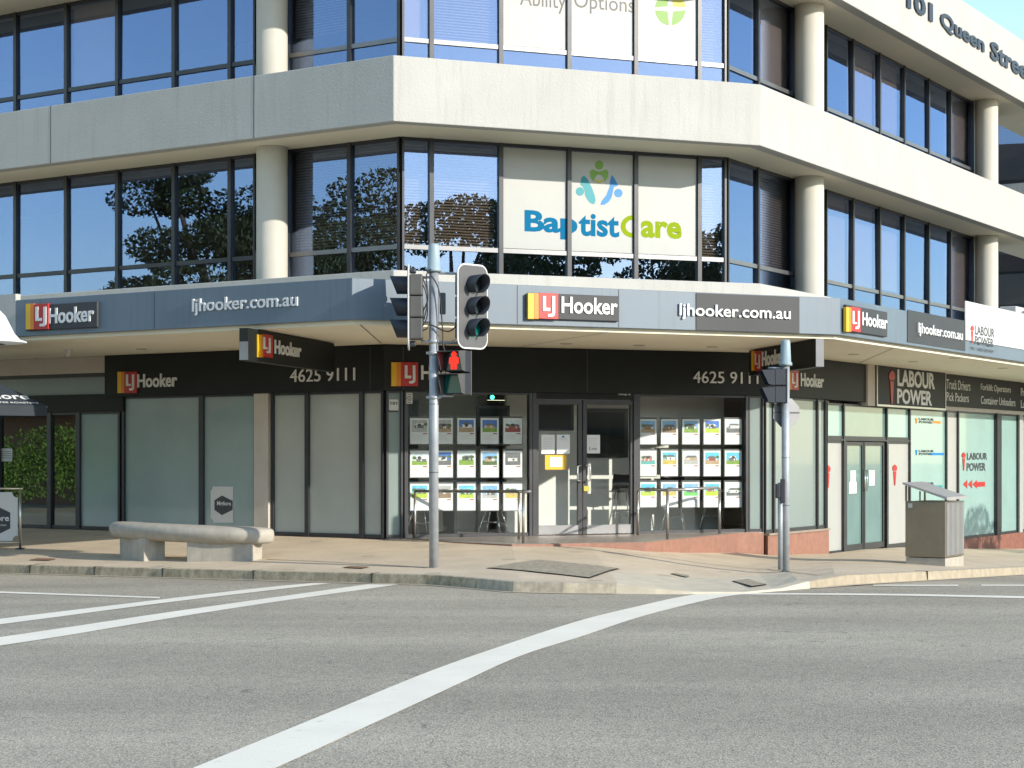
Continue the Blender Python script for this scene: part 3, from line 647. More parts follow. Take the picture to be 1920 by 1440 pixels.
def url(P, box, d, parent=None, label=None, off=.012):
    l = MB(); text(l, P, 'ljhooker.com.au', *box, d, .025, 'letter', off)
    if parent is not None: return l.build('lettering', parent)
    return tag(l.build('web_address_sign'), label, 'sign', 'web address lettering on the awning fascia')
logo(FL, 'name sign on the shaded left awning fascia, near its left end', (48, 569, 182, 617), (48, 90, 0, 0, 569.5, 617.5), (66, 86, 575, 612), (92, 177, 575.5, 605), .002)
url(FL, (362, 554.5, 559, 587), .002, None, 'white web address letters on the shaded left awning fascia')
logo(FC, 'name sign on the front awning fascia beside the traffic signal', (990, 552, 1161, 600), (990, 1047, 0, 0, 549.5, 598), (1018, 1041, 555, 594), (1052, 1157, 558, 589), .002)
o = sign_board(FC, 'web_address_sign', 'web address across pale fascia and a dark panel, front awning', 1305.5, 553, 1499, 621.5, .001, .012, 'panel', 'sign', 'web address lettering on the awning fascia', 0); url(FC, (1273, 573, 1481, 602), .013, o)
logo(FR, 'name sign on the right awning fascia, next to its dark web panel', (1587, 578, 1664, 626), (1587, 1614, 0, 0, 576, 622), (1599, 1612, 583, 617), (1615, 1662, 589, 614), .002)
o = sign_board(FR, 'web_address_sign', 'dark panel with white web address on the right awning fascia', 1702, 591, 1810, 649.5, .001, .012, 'panel', 'sign', 'web address lettering on the awning fascia', 0); url(FR, (1720, 612, 1803, 637), .013, o)
def torch(m, P, u0, u1, v0, v1, d, mat='red'):
    w = u1 - u0; h = v1 - v0; c = (u0 + u1) / 2
    ppoly(m, P, [(c, v0), (c + w * .42, v0 + h * .09), (c + w * .5, v0 + h * .2), (c + w * .34, v0 + h * .30), (c - w * .34, v0 + h * .30), (c - w * .5, v0 + h * .2), (c - w * .42, v0 + h * .09)], d, d + .01, mat)
    ppoly(m, P, [(c - w * .3, v0 + h * .33), (c + w * .3, v0 + h * .33), (c + w * .1, v1), (c - w * .1, v1)], d, d + .01, mat)
o = sign_board(FR, 'recruiter_fascia_sign', 'long white recruitment sign at the right end of the awning fascia', 1810.5, 600, 2130, 664, .001, .02, 'white', 'sign', None, 0)
o2 = MB(); torch(o2, FR, 1820.5, 1826.5, 610, 643, .021); o2.build('torch_emblem', o)
def words(P, o, d, th, items, mat, off):
    for t, bx in items: l = MB(); text(l, P, t, *bx, d, th, mat, off); l.build('lettering', o)
words(FR, o, .021, .002, (('LABOUR', (1828, 613, 1864.5, 630.5)), ('POWER', (1828, 632.5, 1863, 648))), 'ink', .02); words(FR, o, .021, .002, (('PH. 1 800 000 909', (1822, 653, 1863.5, 659)),), 'greyink', .0)

# signs on the black band
logo(SL, 'left name sign on the black band, over the frosted side windows', (220, 697, 333, 737), (220, 256, 0, 0, 697, 737), (236, 251, 702, 732), (258.5, 333, 700.5, 726), .122, False, 'name signs on the black band')
logo(SC, 'name sign on the black band half hidden behind the signal pole', (734, 679, 884, 724), (734, 784, 0, 0, 679, 724), (759, 779, 685, 719), (789, 884, 686, 713), .122, False, 'name signs on the black band')
logo(SR, 'name sign on the black band of the right return, behind the far pole', (1477, 695, 1543, 732), (1476, 1498, 0, 0, 694, 731), (1485, 1496, 700, 727), (1500, 1543, 701, 726), .122, False, 'name signs on the black band')
for P, bx, lb in ((SL, (545, 691, 666.5, 715), 'white phone number on the band over the frosted left windows'), (SC, (1299, 697, 1421, 719), 'white phone number over the right-hand poster window')):
    l = MB(); text(l, P, '4625 9111', *bx, .122, .02, 'letter', .0); tag(l.build('phone_number_sign'), lb, 'sign', 'phone numbers on the black band')
o = sign_board(SR, 'recruiter_sign', 'dark recruitment sign with a red torch beside the cream pilaster', 1644, 685, 1773, 765.5, .06, .19, 'panelblack', 'sign')
l = MB(); e0 = (SR.s(1644, .19), SR.s(1773, .19)); zt_, zb_ = SR.z(1708, 685, .19), SR.z(1708, 765.5, .19)
for a, b, c, d in ((e0[0], e0[1], zb_, zb_ + .04), (e0[0], e0[1], zt_ - .03, zt_), (e0[0], e0[0] + .03, zb_ + .04, zt_ - .03), (e0[1] - .03, e0[1], zb_ + .04, zt_ - .03)): l.box(a, b, .18, .20, c, d, 'steel', SR.X)
l.build('sign_frame', o)
l = MB(); torch(l, SR, 1667, 1678.5, 694, 757, .193); l.build('torch_emblem', o)
words(SR, o, .191, .012, (('LABOUR', (1682, 696, 1752, 727)), ('POWER', (1681.5, 731, 1746.5, 759))), 'letter', .03)
o = sign_board(SR, 'job_list_sign', 'dark sign listing jobs in white to the right of the torch sign', 1773.5, 695, 2060, 771, .06, .10, 'panelblack', 'sign')
words(SR, o, .101, .006, (('Truck Drivers', (1774.5, 713, 1819, 731)), ('Pick Packers', (1774.5, 737, 1816, 753)), ('Forklift Operators', (1839, 722, 1895, 737.5)), ('Container Unloaders', (1839, 745, 1903.5, 759.5)), ('Process Workers', (1914, 730, 1962, 745)), ('Labourers', (1914, 752, 1950, 766))), 'letter', .0)

# hanging under-awning signs
def hanging(p0, p1, label, tile, lj, word, vt0, vb0, u0):
    P = Plane(p0, Vector(p1) - Vector(p0)); ln = (Vector(p1) - Vector(p0)).length; th = .14
    zt, zb_ = zSo - .012, P.z(u0, vb0); m = MB(); m.box(0, ln, -th, 0, zb_, zt, 'black', P.X); o = m.build('hanging_sign', None, .008); tag(o, label, 'sign', 'signs hanging under the awning')
    m = MB(); 
    near = -.004 if P.pt(0).y < P.pt(ln).y else ln - .006
    m.box(near, near + .01, -th + .006, -.006, zb_ + .006, (zb_ + .26) if near < 0 else zt, 'alu', P.X); m.build('end_plate', o)
    q = MB(); a, b, tt, tb = tile; w = b - a
    for x0, x1, mm in ((a, a + w * .22, 'yellow'), (a + w * .22, a + w * .36, 'orange'), (a + w * .36, b, 'red')): prect(q, P, x0, tt, x1, tb, .001, .012, mm)
    q.build('colour_tile', o)
    q = MB(); x0, x1, y0, y1 = lj; sw = (x1 - x0) * .26; hh = y1 - y0
    for r in ((x0, y0, x0 + sw, y0 + hh * .75), (x0 + sw, y0 + hh * .64, x0 + (x1 - x0) * .6, y0 + hh * .75), (x1 - sw, y0 + 2, x1, y1), (x0 + (x1 - x0) * .45, y1 - hh * .13, x1 - sw, y1)): prect(q, P, *r, .012, .016, 'letter')
    text(q, P, 'Hooker', word[0], word[2], word[1], word[3], .001, .012, 'letter', .03); q.build('lettering', o); return o
hanging(level(466, 613, zSo).xy, level(627, 642.5, zSo).xy, 'black hanging sign under the left half of the awning, near end at its left', (483, 512, 627.5, 670), (494, 508, 632, 662), (514, 564, 641, 667), 612, 676, 470)
P_ = level(1404, 656, zSo).xy; Q_ = level(1529, 634, zSo).xy
hanging(P_, Q_, 'black hanging sign by the right corner, pale end plate facing the street', (1408.5, 1427, 658, 695), (1415, 1424.5, 663, 691), (1429.5, 1471, 656, 684), 640, 690, 1515)

# address letters on the top band
l = MB(); text(l, PR, '101', 1698, -7, 1746, 28, .0, .04, 'brushink', .035)
o = tag(l.build('building_name_letters'), 'dark street address letters fixed to the top white band', 'lettering')
words(PR, o, .0, .04, (('Queen', (1761, 45.5, 1843, 79)), ('Street', (1855, 100, 1934, 133.5))), 'brushink', .03)

# window graphics on the first floor and above
D = .012
g1 = MB(); text(g1, WC, 'Bap', 983.5, 396, 1083, 448, .007, .002, 'cyan', .035); o = tag(g1.build('window_graphic'), 'blue and lime care charity logo across three white panes above the awning', 'window graphic')
x = MB(); text(x, WC, 'tist', 1085, 401.5, 1161, 444, .007, .002, 'cyan', .03); x.build('lettering', o)
x = MB(); ppoly(x, WC, circ(1187, 424.5, 23, 21, 30, 90, 283) + circ(1187, 424.5, 14, 12.5, 30, 283, 90), .007, .009, 'lime'); text(x, WC, 'are', 1201.5, 415, 1278, 447, .007, .002, 'lime', .035); x.build('lettering', o)
x = MB(); ppoly(x, WC, circ(1123.5, 309.5, 8, 8.5), .007, .009, 'green')
ppoly(x, WC, circ(1123.5, 329, 17.5, 17, 22, 205, 335)[::-1] and [(1106, 322), (1111, 317), (1117, 320), (1123.5, 322), (1130, 320), (1136, 317), (1141, 322), (1140, 332), (1134, 341), (1131.5, 334), (1128.5, 329), (1123.5, 327), (1118.5, 329), (1115.5, 334), (1113, 341), (1107, 332)], .007, .009, 'green')
ppoly(x, WC, circ(1123.5, 335, 8.5, 8.5, 20, 20, 160) + circ(1123.5, 333, 6, 6, 16, 160, 20), .007, .009, 'gold'); x.build('emblem', o)
x = MB(); ppoly(x, WC, circ(1087.5, 359, 7.8, 8), .007, .009, 'teal'); ppoly(x, WC, [(1090, 333), (1095, 329), (1101, 335), (1109, 350), (1115, 366), (1117, 376), (1114, 383), (1107, 381), (1101, 374), (1097, 366), (1096, 356), (1092, 349), (1088, 346)], .007, .009, 'teal'); x.build('emblem', o)
x = MB(); ppoly(x, WC, circ(1159.5, 362, 7.8, 8), .007, .009, 'blue'); ppoly(x, WC, [(1147, 328), (1152, 334), (1159, 348), (1151, 351), (1149, 361), (1147, 370), (1141, 379), (1133, 384), (1126, 384), (1128, 377), (1137, 366), (1143, 350), (1144, 338)], .007, .009, 'blue'); x.build('emblem', o)
g2 = MB(); text(g2, WC, 'Ability', 975, -18, 1061, 23, .007, .002, 'greyink', .002); o = tag(g2.build('window_graphic'), 'grey lettering and green star emblem across the top floor panes', 'window graphic')
x = MB(); text(x, WC, 'Options', 1076.5, -10, 1189, 28, .007, .002, 'greyink', .002); x.build('lettering', o)
x = MB(); cx, cy = 1257, 16.5
for a0, mm in ((5, 'green'), (95, 'green'), (185, 'green'), (275, 'gold')):
    pts = circ(cx, cy, 28.5, 31, 14, a0, a0 + 80); am = R(a0 + 40); ppoly(x, WC, pts + [(cx + 7 * math.cos(am), cy + 7 * math.sin(am))], .007, .009, mm)
x.build('emblem', o)

# decals of the recruitment shop
for u0, u1, v0, v1, lb in ((1548.5, 1557.5, 872, 915, 'red torch decal on the white panel left of the recruitment door'), (1674, 1682.5, 871, 910, 'red torch decal on the white panel right of the recruitment door')):
    l = MB(); torch(l, SR, u0, u1, v0, v1, .004); tag(l.build('torch_decal'), lb, 'decal', 'torch decals beside the recruitment door')
for v0, (bu0, bu1), bm, lb in ((784, (1749, 1764), 'orange', 'small recruitment logo with an orange bar, topmost of three'), (843.5, (1743, 1770), 'blue', 'small recruitment logo with a blue bar, middle of three'), (904.5, (1748, 1767), 'teal', 'small recruitment logo with a green bar, lowest, above the bin roof')):
    l = MB(); text(l, SR, 'LABOUR', 1723, v0, 1751, v0 + 4.6, .004, .002, 'ink', .04); text(l, SR, 'POWER', 1723, v0 + 5.6, 1748, v0 + 10, .004, .002, 'ink', .04); o = tag(l.build('small_logo_decal'), lb, 'decal', 'small logo decals on the green window')
    l = MB(); torch(l, SR, 1717, 1721, v0, v0 + 10, .004, bm); prect(l, SR, bu0, v0 + 5.6, bu1, v0 + 10, .004, .006, bm); l.build('colour_bar', o)
l = MB(); text(l, SR, 'LABOUR', 1813, 849, 1851, 862, .004, .003, 'ink', .03); text(l, SR, 'POWER', 1812.5, 868, 1848, 883, .004, .003, 'ink', .03); o = tag(l.build('logo_decal'), 'large recruitment logo with torch on the right window', 'decal')
l = MB(); torch(l, SR, 1804, 1811, 848, 882, .004); l.build('torch_emblem', o)
l = MB()
for a in (1806, 1815, 1824): ppoly(l, SR, [(a, 908), (a + 8, 900), (a + 8, 916)], .004, .007, 'red')
prect(l, SR, 1832, 903.5, 1847, 912.5, .004, .007, 'red'); tag(l.build('arrow_decal'), 'red arrow pointing left below the large recruitment logo', 'decal')
for u0, v0, u1, v1, lb in ((1595, 882.5, 1604.5, 906, 'upper white notice on the left recruitment door leaf'), (1592, 904, 1606, 925, 'lower white notice on the left recruitment door leaf'), (1630, 882, 1640, 910, 'tall white notice on the right recruitment door leaf')):
    m = MB(); prect(m, SR, u0, v0, u1, v1, .006 if v0 < 900 else .009, .008 if v0 < 900 else .011, 'paper'); tag(m.build('door_notice'), lb, 'notice', 'paper notices on the doors')

# notices on the agency door and wall
for u0, v0, u1, v1, lb in ((1015, 815, 1040, 851, 'left white typed notice on the left agency door leaf'), (1044, 815, 1068.5, 851, 'white notice with a blue heading mark, right of the typed one'), (1100, 815.5, 1125, 850, 'white notice alone on the right agency door leaf')):
    m = MB(); prect(m, SC, u0, v0, u1, v1, .005, .008, 'paper'); o = tag(m.build('door_notice'), lb, 'notice', 'paper notices on the doors')
    l = MB()
    for i in range(7 if u0 != 1044 else 2): prect(l, SC, u0 + 4, v0 + 6 + i * 3.2, u1 - 4 - (i % 3) * 1.5, v0 + 6.8 + i * 3.2, .0085, .0095, 'plaque')
    if u0 == 1044: prect(l, SC, 1054, 817, 1058, 820.5, .0085, .0095, 'blue')
    if u0 == 1100: text(l, SC, 'Let', 1105, 838, 1119, 844, .0085, .001, 'greyink', .0)
    l.build('printed_lines', o)
m = MB(); prect(m, SC, 1022, 853, 1062.5, 880.5, .009, .011, 'yellow'); o = tag(m.build('door_notice'), 'yellow notice with a white sheet in its middle', 'notice', 'paper notices on the doors')
m = MB(); prect(m, SC, 1031.5, 857, 1054, 875.5, .0115, .013, 'paper'); m.build('inner_sheet', o)
m = MB(); prect(m, SC, 729.5, 749, 747, 769.5, .004, .02, 'white'); o = tag(m.build('number_plate'), 'white street number plate on the pale corner panel', 'number plate')
l = MB(); text(l, SC, '101', 732, 753, 745, 759, .021, .002, 'ink', .04); prect(l, SC, 731, 769.8, 747, 772.5, .004, .03, 'dark'); l.build('lettering', o)
for v0, lb in ((736.5, 'upper small white sticker at the top corner of the left poster window'), (747.5, 'lower small white sticker at the top corner of the left poster window')):
    m = MB(); prect(m, SC, 762, v0, 773.5, v0 + 9.5, .051, .053, 'plaque'); o = tag(m.build('sticker'), lb, 'sticker', 'stickers at the window corner'); l = MB()
    for i in range(2): prect(l, SC, 764, v0 + 2 + i * 4, 771, v0 + 3.5 + i * 4, .0535, .055, 'greyink')
    l.build('printed_lines', o)
l = MB(); text(l, SC, 'Shop 8', 1160, 737.5, 1182, 742, .062, .002, 'paper', .02); tag(l.build('shop_number_lettering'), 'small white shop number over the glass door', 'lettering')

# ------------------------------------------------------------------ property posters in the shop windows
def cm(name, c): 
    if name not in M: M[name] = surf('print_' + name, c, .5, var=.18, vs=14)
    return name
for nme, c_ in (('sky', (.20, .42, .70)), ('deep', (.05, .16, .52)), ('pale', (.60, .68, .74)), ('cyans', (.10, .48, .70)), ('greys', (.42, .42, .41)), ('lawn', (.20, .33, .04)), ('limel', (.44, .56, .04)), ('bright', (.12, .52, .10)), ('tan', (.42, .30, .18)), ('brown', (.24, .15, .09)), ('dgrey', (.13, .13, .14)), ('wht', (.66, .66, .64)), ('brick', (.30, .07, .05)), ('tree', (.07, .12, .03)), ('field', (.52, .40, .10)), ('tealp', (.10, .38, .36)), ('rose', (.50, .14, .15))): cm(nme, c_)
PCOLS = {'L': [(769, 804), (815, 849), (857.5, 891.5), (901.5, 935), (944, 979)], 'R': [(1199, 1231), (1239.5, 1271), (1279.5, 1311.5), (1319.5, 1351), (1359, 1390.5)]}
PROWS = {'L': [(784, 832.5), (845, 895), (907, 957)], 'R': [(786, 833), (845, 892.5), (904, 951)]}
PD = {'L': [[('greys', 'dgrey', 'greys', 'black and white house photo'), ('greys', 'brown', 'tan', 'brown house and driveway photo'), ('deep', 'wht', 'tan', 'white house under deep blue sky'), ('deep', 'tan', 'lawn', 'tan house, blue sky and dark lawn'), ('pale', 'brick', 'brick', 'red brick house photo')],
            [('pale', 'dgrey', 'lawn', 'dark house behind dull green lawn'), ('deep', 'wht', 'dgrey', 'white house under a dark sky'), ('pale', 'tree', 'lawn', 'big green tree and pale sky'), ('sky', 'tan', 'tree', 'tan house between trees'), ('dgrey', 'wht', 'dgrey', 'dark grey house photo')],
            [('cyans', 'tree', 'limel', 'bright turquoise sky over a lime garden'), ('greys', 'brown', 'brown', 'brown timber house photo'), ('cyans', 'tree', 'limel', 'blue sky and flat lime lawn'), ('sky', 'dgrey', 'greys', 'grey house under blue sky'), ('pale', 'tan', 'field', 'house on a yellow field')]],
      'R': [[('sky', 'brown', 'tan', 'brown shrubs under blue sky'), ('sky', 'brown', 'brown', 'bare brown field'), ('sky', 'tree', 'lawn', 'dark trees and green lawn'), ('deep', 'dgrey', 'limel', 'dark house on a yellow lawn'), ('pale', 'wht', 'dgrey', 'pale grey modern house')],
            [('wht', 'rose', 'tealp', 'red and teal figure drawing'), ('cyans', 'wht', 'field', 'white house on a yellow paddock'), ('pale', 'tan', 'greys', 'beige house and grey drive'), ('cyans', 'brick', 'tan', 'orange brick house and tree'), ('cyans', 'dgrey', 'lawn', 'small house on a wide green lawn')],
            [('cyans', 'tree', 'limel', 'dark trees over a lime lawn'), ('sky', 'wht', 'field', 'white house and sandy yard'), ('sky', 'dgrey', 'bright', 'vivid green lawn'), ('cyans', 'brick', 'limel', 'red roofed house on a lime lawn'), ('pale', 'wht', 'dgrey', 'white townhouses')]]}
pos = ['far left', 'second from left', 'middle', 'second from right', 'far right']; rw = ['top', 'middle', 'bottom']
for side in 'LR':
    for r in range(3):
        for c_ in range(5):
            u0, u1 = PCOLS[side][c_]; v0, v1 = PROWS[side][r]; sk, ho, gr, ds = PD[side][r][c_]
            s0, s1 = SC.s(u0, -.06), SC.s(u1, -.06); z0, z1 = SC.z((u0 + u1) / 2, v1, -.06), SC.z((u0 + u1) / 2, v0, -.06); W_ = s1 - s0; Hh = z1 - z0
            b = MB(); b.box(s0, s1, -.068, -.06, z0, z1, 'paper', SC.X); b.box(s0 - .012, s1 + .012, -.075, -.0685, z0 - .012, z1 + .03, 'greyink', SC.X)
            o = tag(b.build('property_poster'), f"{ds}, poster {rw[r]} row {pos[c_]}, {'left' if side == 'L' else 'right'} shop window".replace('middle row middle', 'centre'), 'poster', 'property posters in the shop windows')
            a0, a1 = s0 + W_ * .09, s1 - W_ * .09; b0, b1 = z0 + Hh * .46, z1 - Hh * .07; p = MB(); rr = random.Random(side + str(r) + str(c_)); hw = a1 - a0; hv_ = b1 - b0
            hz = b0 + hv_ * rr.uniform(.32, .45)
            def q2(x0, x1, y0, y1, mm, k): p.add([(x0, k, y0), (x1, k, y0), (x1, k, y1), (x0, k, y1)], [(0, 1, 2, 3)], mm, SC.X)
            q2(a0, a1, b0, hz, gr, -.0595); q2(a0, a1, hz, b1, sk, -.0595)
            h0, h1 = a0 + hw * rr.uniform(.08, .25), a1 - hw * rr.uniform(.05, .3); ht = hz + hv_ * rr.uniform(.14, .22)
            q2(h0, h1, hz - hv_ * .08, ht, ho, -.0592)
            p.add([(h0 - hw * .05, -.0590, ht), (h1 + hw * .04, -.0590, ht), (h1 - hw * .1, -.0590, ht + hv_ * .16), (h0 + hw * .14, -.0590, ht + hv_ * .16)], [(0, 1, 2, 3)], 'dgrey' if ho != 'dgrey' else 'wht', SC.X)
            for q in range(2):
                x = a0 + hw * rr.uniform(.1, .8); q2(x, x + hw * .09, hz - hv_ * .04, ht - hv_ * .05, 'dgrey' if ho == 'wht' else 'wht', -.0589)
            if rr.random() < .75:
                cx_, cy_ = a0 + hw * rr.choice((.02, .75)), hz + hv_ * .1
                p.add([(cx_ + hw * .14 * (1 + math.cos(R(t))), -.0588, cy_ + hv_ * .13 * (1 + math.sin(R(t)) * rr.uniform(.8, 1.2))) for t in range(0, 360, 30)], [tuple(range(12))], 'tree', SC.X)
            cx_ = (a0 + a1) / 2; cy_ = b0 + hv_ * .58
            if rr.random() < .7: p.add([(cx_ + hw * .13 * math.cos(R(t)), -.0586, cy_ + hv_ * .13 * math.sin(R(t))) for t in range(0, 360, 30)], [tuple(range(12))], 'ink', SC.X)
            p.build('photo', o)
            l = MB()
            for i in range(3): q2_ = z0 + Hh * (.33 - .07 * i); l.add([(a0, -.0595, q2_), (a0 + hw * (.8, .62, .7)[i], -.0595, q2_), (a0 + hw * (.8, .62, .7)[i], -.0595, q2_ + Hh * .015), (a0, -.0595, q2_ + Hh * .015)], [(0, 1, 2, 3)], 'plaque', SC.X)
            l.add([(a0 + hw * .72, -.059, z0 + Hh * .38), (a1, -.059, z0 + Hh * .38), (a1, -.059, z0 + Hh * .42), (a0 + hw * .72, -.059, z0 + Hh * .42)], [(0, 1, 2, 3)], 'brick', SC.X); l.build('caption', o)

# ------------------------------------------------------------------ things inside the shop
def chair(name, loc, rz, shell, label, group, h=.46, stool=False):
    t = thing(name, (0, 0, 0), label, 'chair' if not stool else 'stool', group); m = MB(); rows_ = []
    prof_ = [(-.22, .0, .0), (-.10, -.02, .02), (.10, -.015, .04), (.19, .05, .06), (.23, .22, .08), (.26, .40 if not stool else .28, .03)]
    for y, z, cv in prof_: rows_.append([(x * .42, y - cv * (1 - (2 * x) ** 2) * .3, h + z + abs(x) ** 2 * cv * 2) for x in (-.5, -.3, 0, .3, .5)])
    vs = [p for r_ in rows_ for p in r_]; vs2 = [(x, y + .012, z - .014) for x, y, z in vs]; n = 5
    fs = [(i * n + j, i * n + j + 1, (i + 1) * n + j + 1, (i + 1) * n + j) for i in range(5) for j in range(4)]
    m.add(vs, fs, shell, None, True); m.add(vs2, fs, shell, None, True); m.build('seat_shell', t)
    for sx in (-1, 1):
        for sy in (-1, 1): q = MB(); q.tube([(sx * .09, sy * .09, h - .02), (sx * .21, sy * .22, .0)], .011, 'chrome', 8); q.build('leg', t)
    q = MB()
    for sx in (-1, 1): q.tube([(sx * .17, -.17, h * .38), (-sx * .15, .15, h * .5)], .006, 'chrome', 6)
    q.build('brace', t); t.location = loc; t.rotation_euler = (0, 0, rz); return t
def inside(u, d): p = SC.pt(SC.s(u, d), d); return (p.x, p.y, zFl)
chair('shell_chair', inside(789, -.75), R(205), 'white', 'white shell chair with chrome legs at the left end of the poster window', 'chairs inside the agency')
chair('shell_chair', inside(925, -.8), R(160), 'white', 'white shell chair with chrome legs behind the right part of the left poster window', 'chairs inside the agency')
chair('bar_stool', inside(1166, -.75), R(190), 'dark', 'black seated stool with chrome legs seen through the right door leaf', 'chairs inside the agency', .72, True)
chair('shell_chair', inside(1263, -.8), R(170), 'dark', 'dark shell chair with pale legs behind the second poster column, right window', 'chairs inside the agency', .55)
chair('shell_chair', inside(1335, -.85), R(170), 'dark', 'dark shell chair with pale legs behind the right end of the right poster window', 'chairs inside the agency', .55)
t = thing('meeting_table', inside(905, -1.7), 'pale meeting table behind the left poster window', 'table'); m = MB(); p = Vector(inside(905, -1.7))
X = Matrix.Translation(p) @ Matrix.Rotation(R(21), 4, 'Z'); m.box(-.75, .75, -.38, .38, .70, .735, 'white', X); m.build('tabletop', t, .005)
for sx in (-1, 1): m = MB(); m.box(sx * .6 - .03, sx * .6 + .03, -.3, .3, 0, .70, 'alu', X); m.build('leg', t)
def wallpic(name, u0, v0, u1, v1, d, label, cat, inner):
    m = MB(); prect(m, SC, u0, v0, u1, v1, d - .03, d, 'dark'); o = tag(m.build(name, None, .004), label, cat); m = MB()
    w = u1 - u0; h = v1 - v0; prect(m, SC, u0 + w * .08, v0 + h * .08, u1 - w * .08, v1 - h * .08, d + .001, d + .004, inner); m.build('screen' if 'screen' in name else 'picture', o); return o
wallpic('wall_screen', 894, 760, 956, 836, -.9, 'dark framed screen hanging behind the left poster window', 'screen', 'lens_dark')
wallpic('wall_screen', 1000, 757, 1076, 807, -1.18, 'black wall screen seen through the top of the left door leaf', 'screen', 'lens_dark')
wallpic('wall_screen', 1094, 766, 1178, 858, -1.18, 'large black screen seen through the right door leaf', 'screen', 'lens_dark')
m = MB(); p = SC.X @ Vector((SC.s(923, -.5), -.5, SC.z(923, 745, -.5))); m.add([(p.x + .035 * math.cos(R(a)), p.y - .02 * k_, p.z + .035 * math.sin(R(a))) for k_ in (0, 1) for a in range(0, 360, 30)], [tuple(range(12)), tuple(range(12, 24))] + [(i, (i + 1) % 12, 12 + (i + 1) % 12, 12 + i) for i in range(12)], 'green_led'); m.tube([p + Vector((0, 0, .03)), Vector((p.x, p.y, zSo))], .008, 'dark', 6)
tag(m.build('exit_lamp'), 'small glowing green lamp inside above the left poster window', 'lamp')

# ------------------------------------------------------------------ traffic signals
def rounded(w, h, r, n=6):
    p = []
    for cx, cz, a0 in ((w / 2 - r, h / 2 - r, 0), (-w / 2 + r, h / 2 - r, 90), (-w / 2 + r, -h / 2 + r, 180), (w / 2 - r, -h / 2 + r, 270)):
        p += [(cx + r * math.cos(R(a0 + 90 * i / n)), cz + r * math.sin(R(a0 + 90 * i / n))) for i in range(n + 1)]
    return p
def plate(m, pts, y0, y1, mat, X, smooth=False):
    n = len(pts); m.add([(x, y0, z) for x, z in pts] + [(x, y1, z) for x, z in pts], [tuple(range(n - 1, -1, -1)), tuple(range(n, 2 * n))] + [(i, (i + 1) % n, n + (i + 1) % n, n + i) for i in range(n)], mat, X)
def vehicle_head(root, loc, yaw, lit=None):
    """signal head facing local -Y, rotated yaw about Z"""
    X = Matrix.Translation(loc) @ Matrix.Rotation(yaw, 4, 'Z')
    b = MB(); plate(b, rounded(.545, 1.13, .13), -.005, .012, 'white', X); plate(b, rounded(.505, 1.085, .11), -.012, -.006, 'board', X); o = b.build('signal_head', root)
    h = MB()
    for i in range(3): z = .29 - .29 * i; h.box(-.15, .15, .014, .19, z - .14, z + .14, 'siggrey', X)
    h.box(-.06, .06, .014, .10, .45, .52, 'sigblack', X); h.box(-.06, .06, .014, .10, -.52, -.45, 'sigblack', X); h.build('housing', o, .02)
    for i in range(3):
        z = .29 - .29 * i; v = MB(); n = 26; r = .125; vs = []; 
        for j in range(n + 1):
            a = R(-60 + 300 * j / n) + R(0); ca, sa = math.cos(a), math.sin(a); ln = .20 + .05 * sa
            vs += [(r * ca, -.01, z + r * sa), (r * 1.02 * ca, -ln, z + r * 1.02 * sa)]
        vs2 = [(x * .96, y, z + (zz - z) * .96) for x, y, zz in vs]; f = [(2 * j, 2 * j + 2, 2 * j + 3, 2 * j + 1) for j in range(n)]; k_ = len(vs)
        v.add(vs + vs2, f + [tuple(k_ + q for q in reversed(ff)) for ff in f] + [(2 * j + 1, 2 * j + 3, k_ + 2 * j + 3, k_ + 2 * j + 1) for j in range(n)], 'sigblack', X, True); v.build('visor', o)
        v = MB(); v.add([(.118 * math.cos(R(a)), -.02, z + .118 * math.sin(R(a))) for a in range(0, 360, 15)], [tuple(range(24))], 'lens_green' if i == 2 else 'lens_dark', X); v.build('lens', o)
    return o
def ped_head(root, loc, yaw, red, vm='siggrey'):
    X = Matrix.Translation(loc) @ Matrix.Rotation(yaw, 4, 'Z') @ Matrix.Scale(1 if red else .80, 4); b = MB(); w_ = .15
    for z0 in (.01, -.29): b.box(-w_, w_, -.03, .16, z0, z0 + .28, 'sigblack', X)
    b.box(-w_ - .01, w_ + .01, .16, .19, -.30, .30, vm, X)
    o = b.build('pedestrian_head', root, .01)
    for z0 in (.01, -.29):
        v = MB(); zt = z0 + .28
        v.add([(-w_, -.03, zt), (w_, -.03, zt), (w_, -.26, zt - .015), (-w_, -.26, zt - .015)], [(0, 1, 2, 3)], vm, X)
        for sx in (-w_, w_): v.add([(sx, -.03, zt), (sx, -.26, zt - .015), (sx, -.14, z0 + .02), (sx, -.03, z0)], [(0, 1, 2, 3)], vm, X)
        vo_ = v.build('visor', o); sm = vo_.modifiers.new('thickness', 'SOLIDIFY'); sm.thickness = .008
    l = MB(); l.box(-.13, .13, -.040, -.032, .03, .27, 'lens_dark', X); l.build('lens', o)
    l = MB(); l.box(-.13, .13, -.040, -.032, -.27, -.03, 'lens_green', X); l.build('lens', o)
    if red:
        l = MB()
        def pl(pts): plate(l, [(x * 1.15, .15 + (z - .15) * 1.1) for x, z in pts], -.050, -.043, 'ped_red', X)
        pl([(.028 * math.cos(R(a)), .235 + .028 * math.sin(R(a))) for a in range(0, 360, 30)]); pl([(-.035, .20), (.035, .20), (.055, .185), (.058, .125), (.035, .125), (.035, .055), (.008, .055), (.003, .11), (-.003, .11), (-.008, .055), (-.035, .055), (-.035, .125), (-.058, .125), (-.055, .185)]); l.build('red_figure', o)
    return o
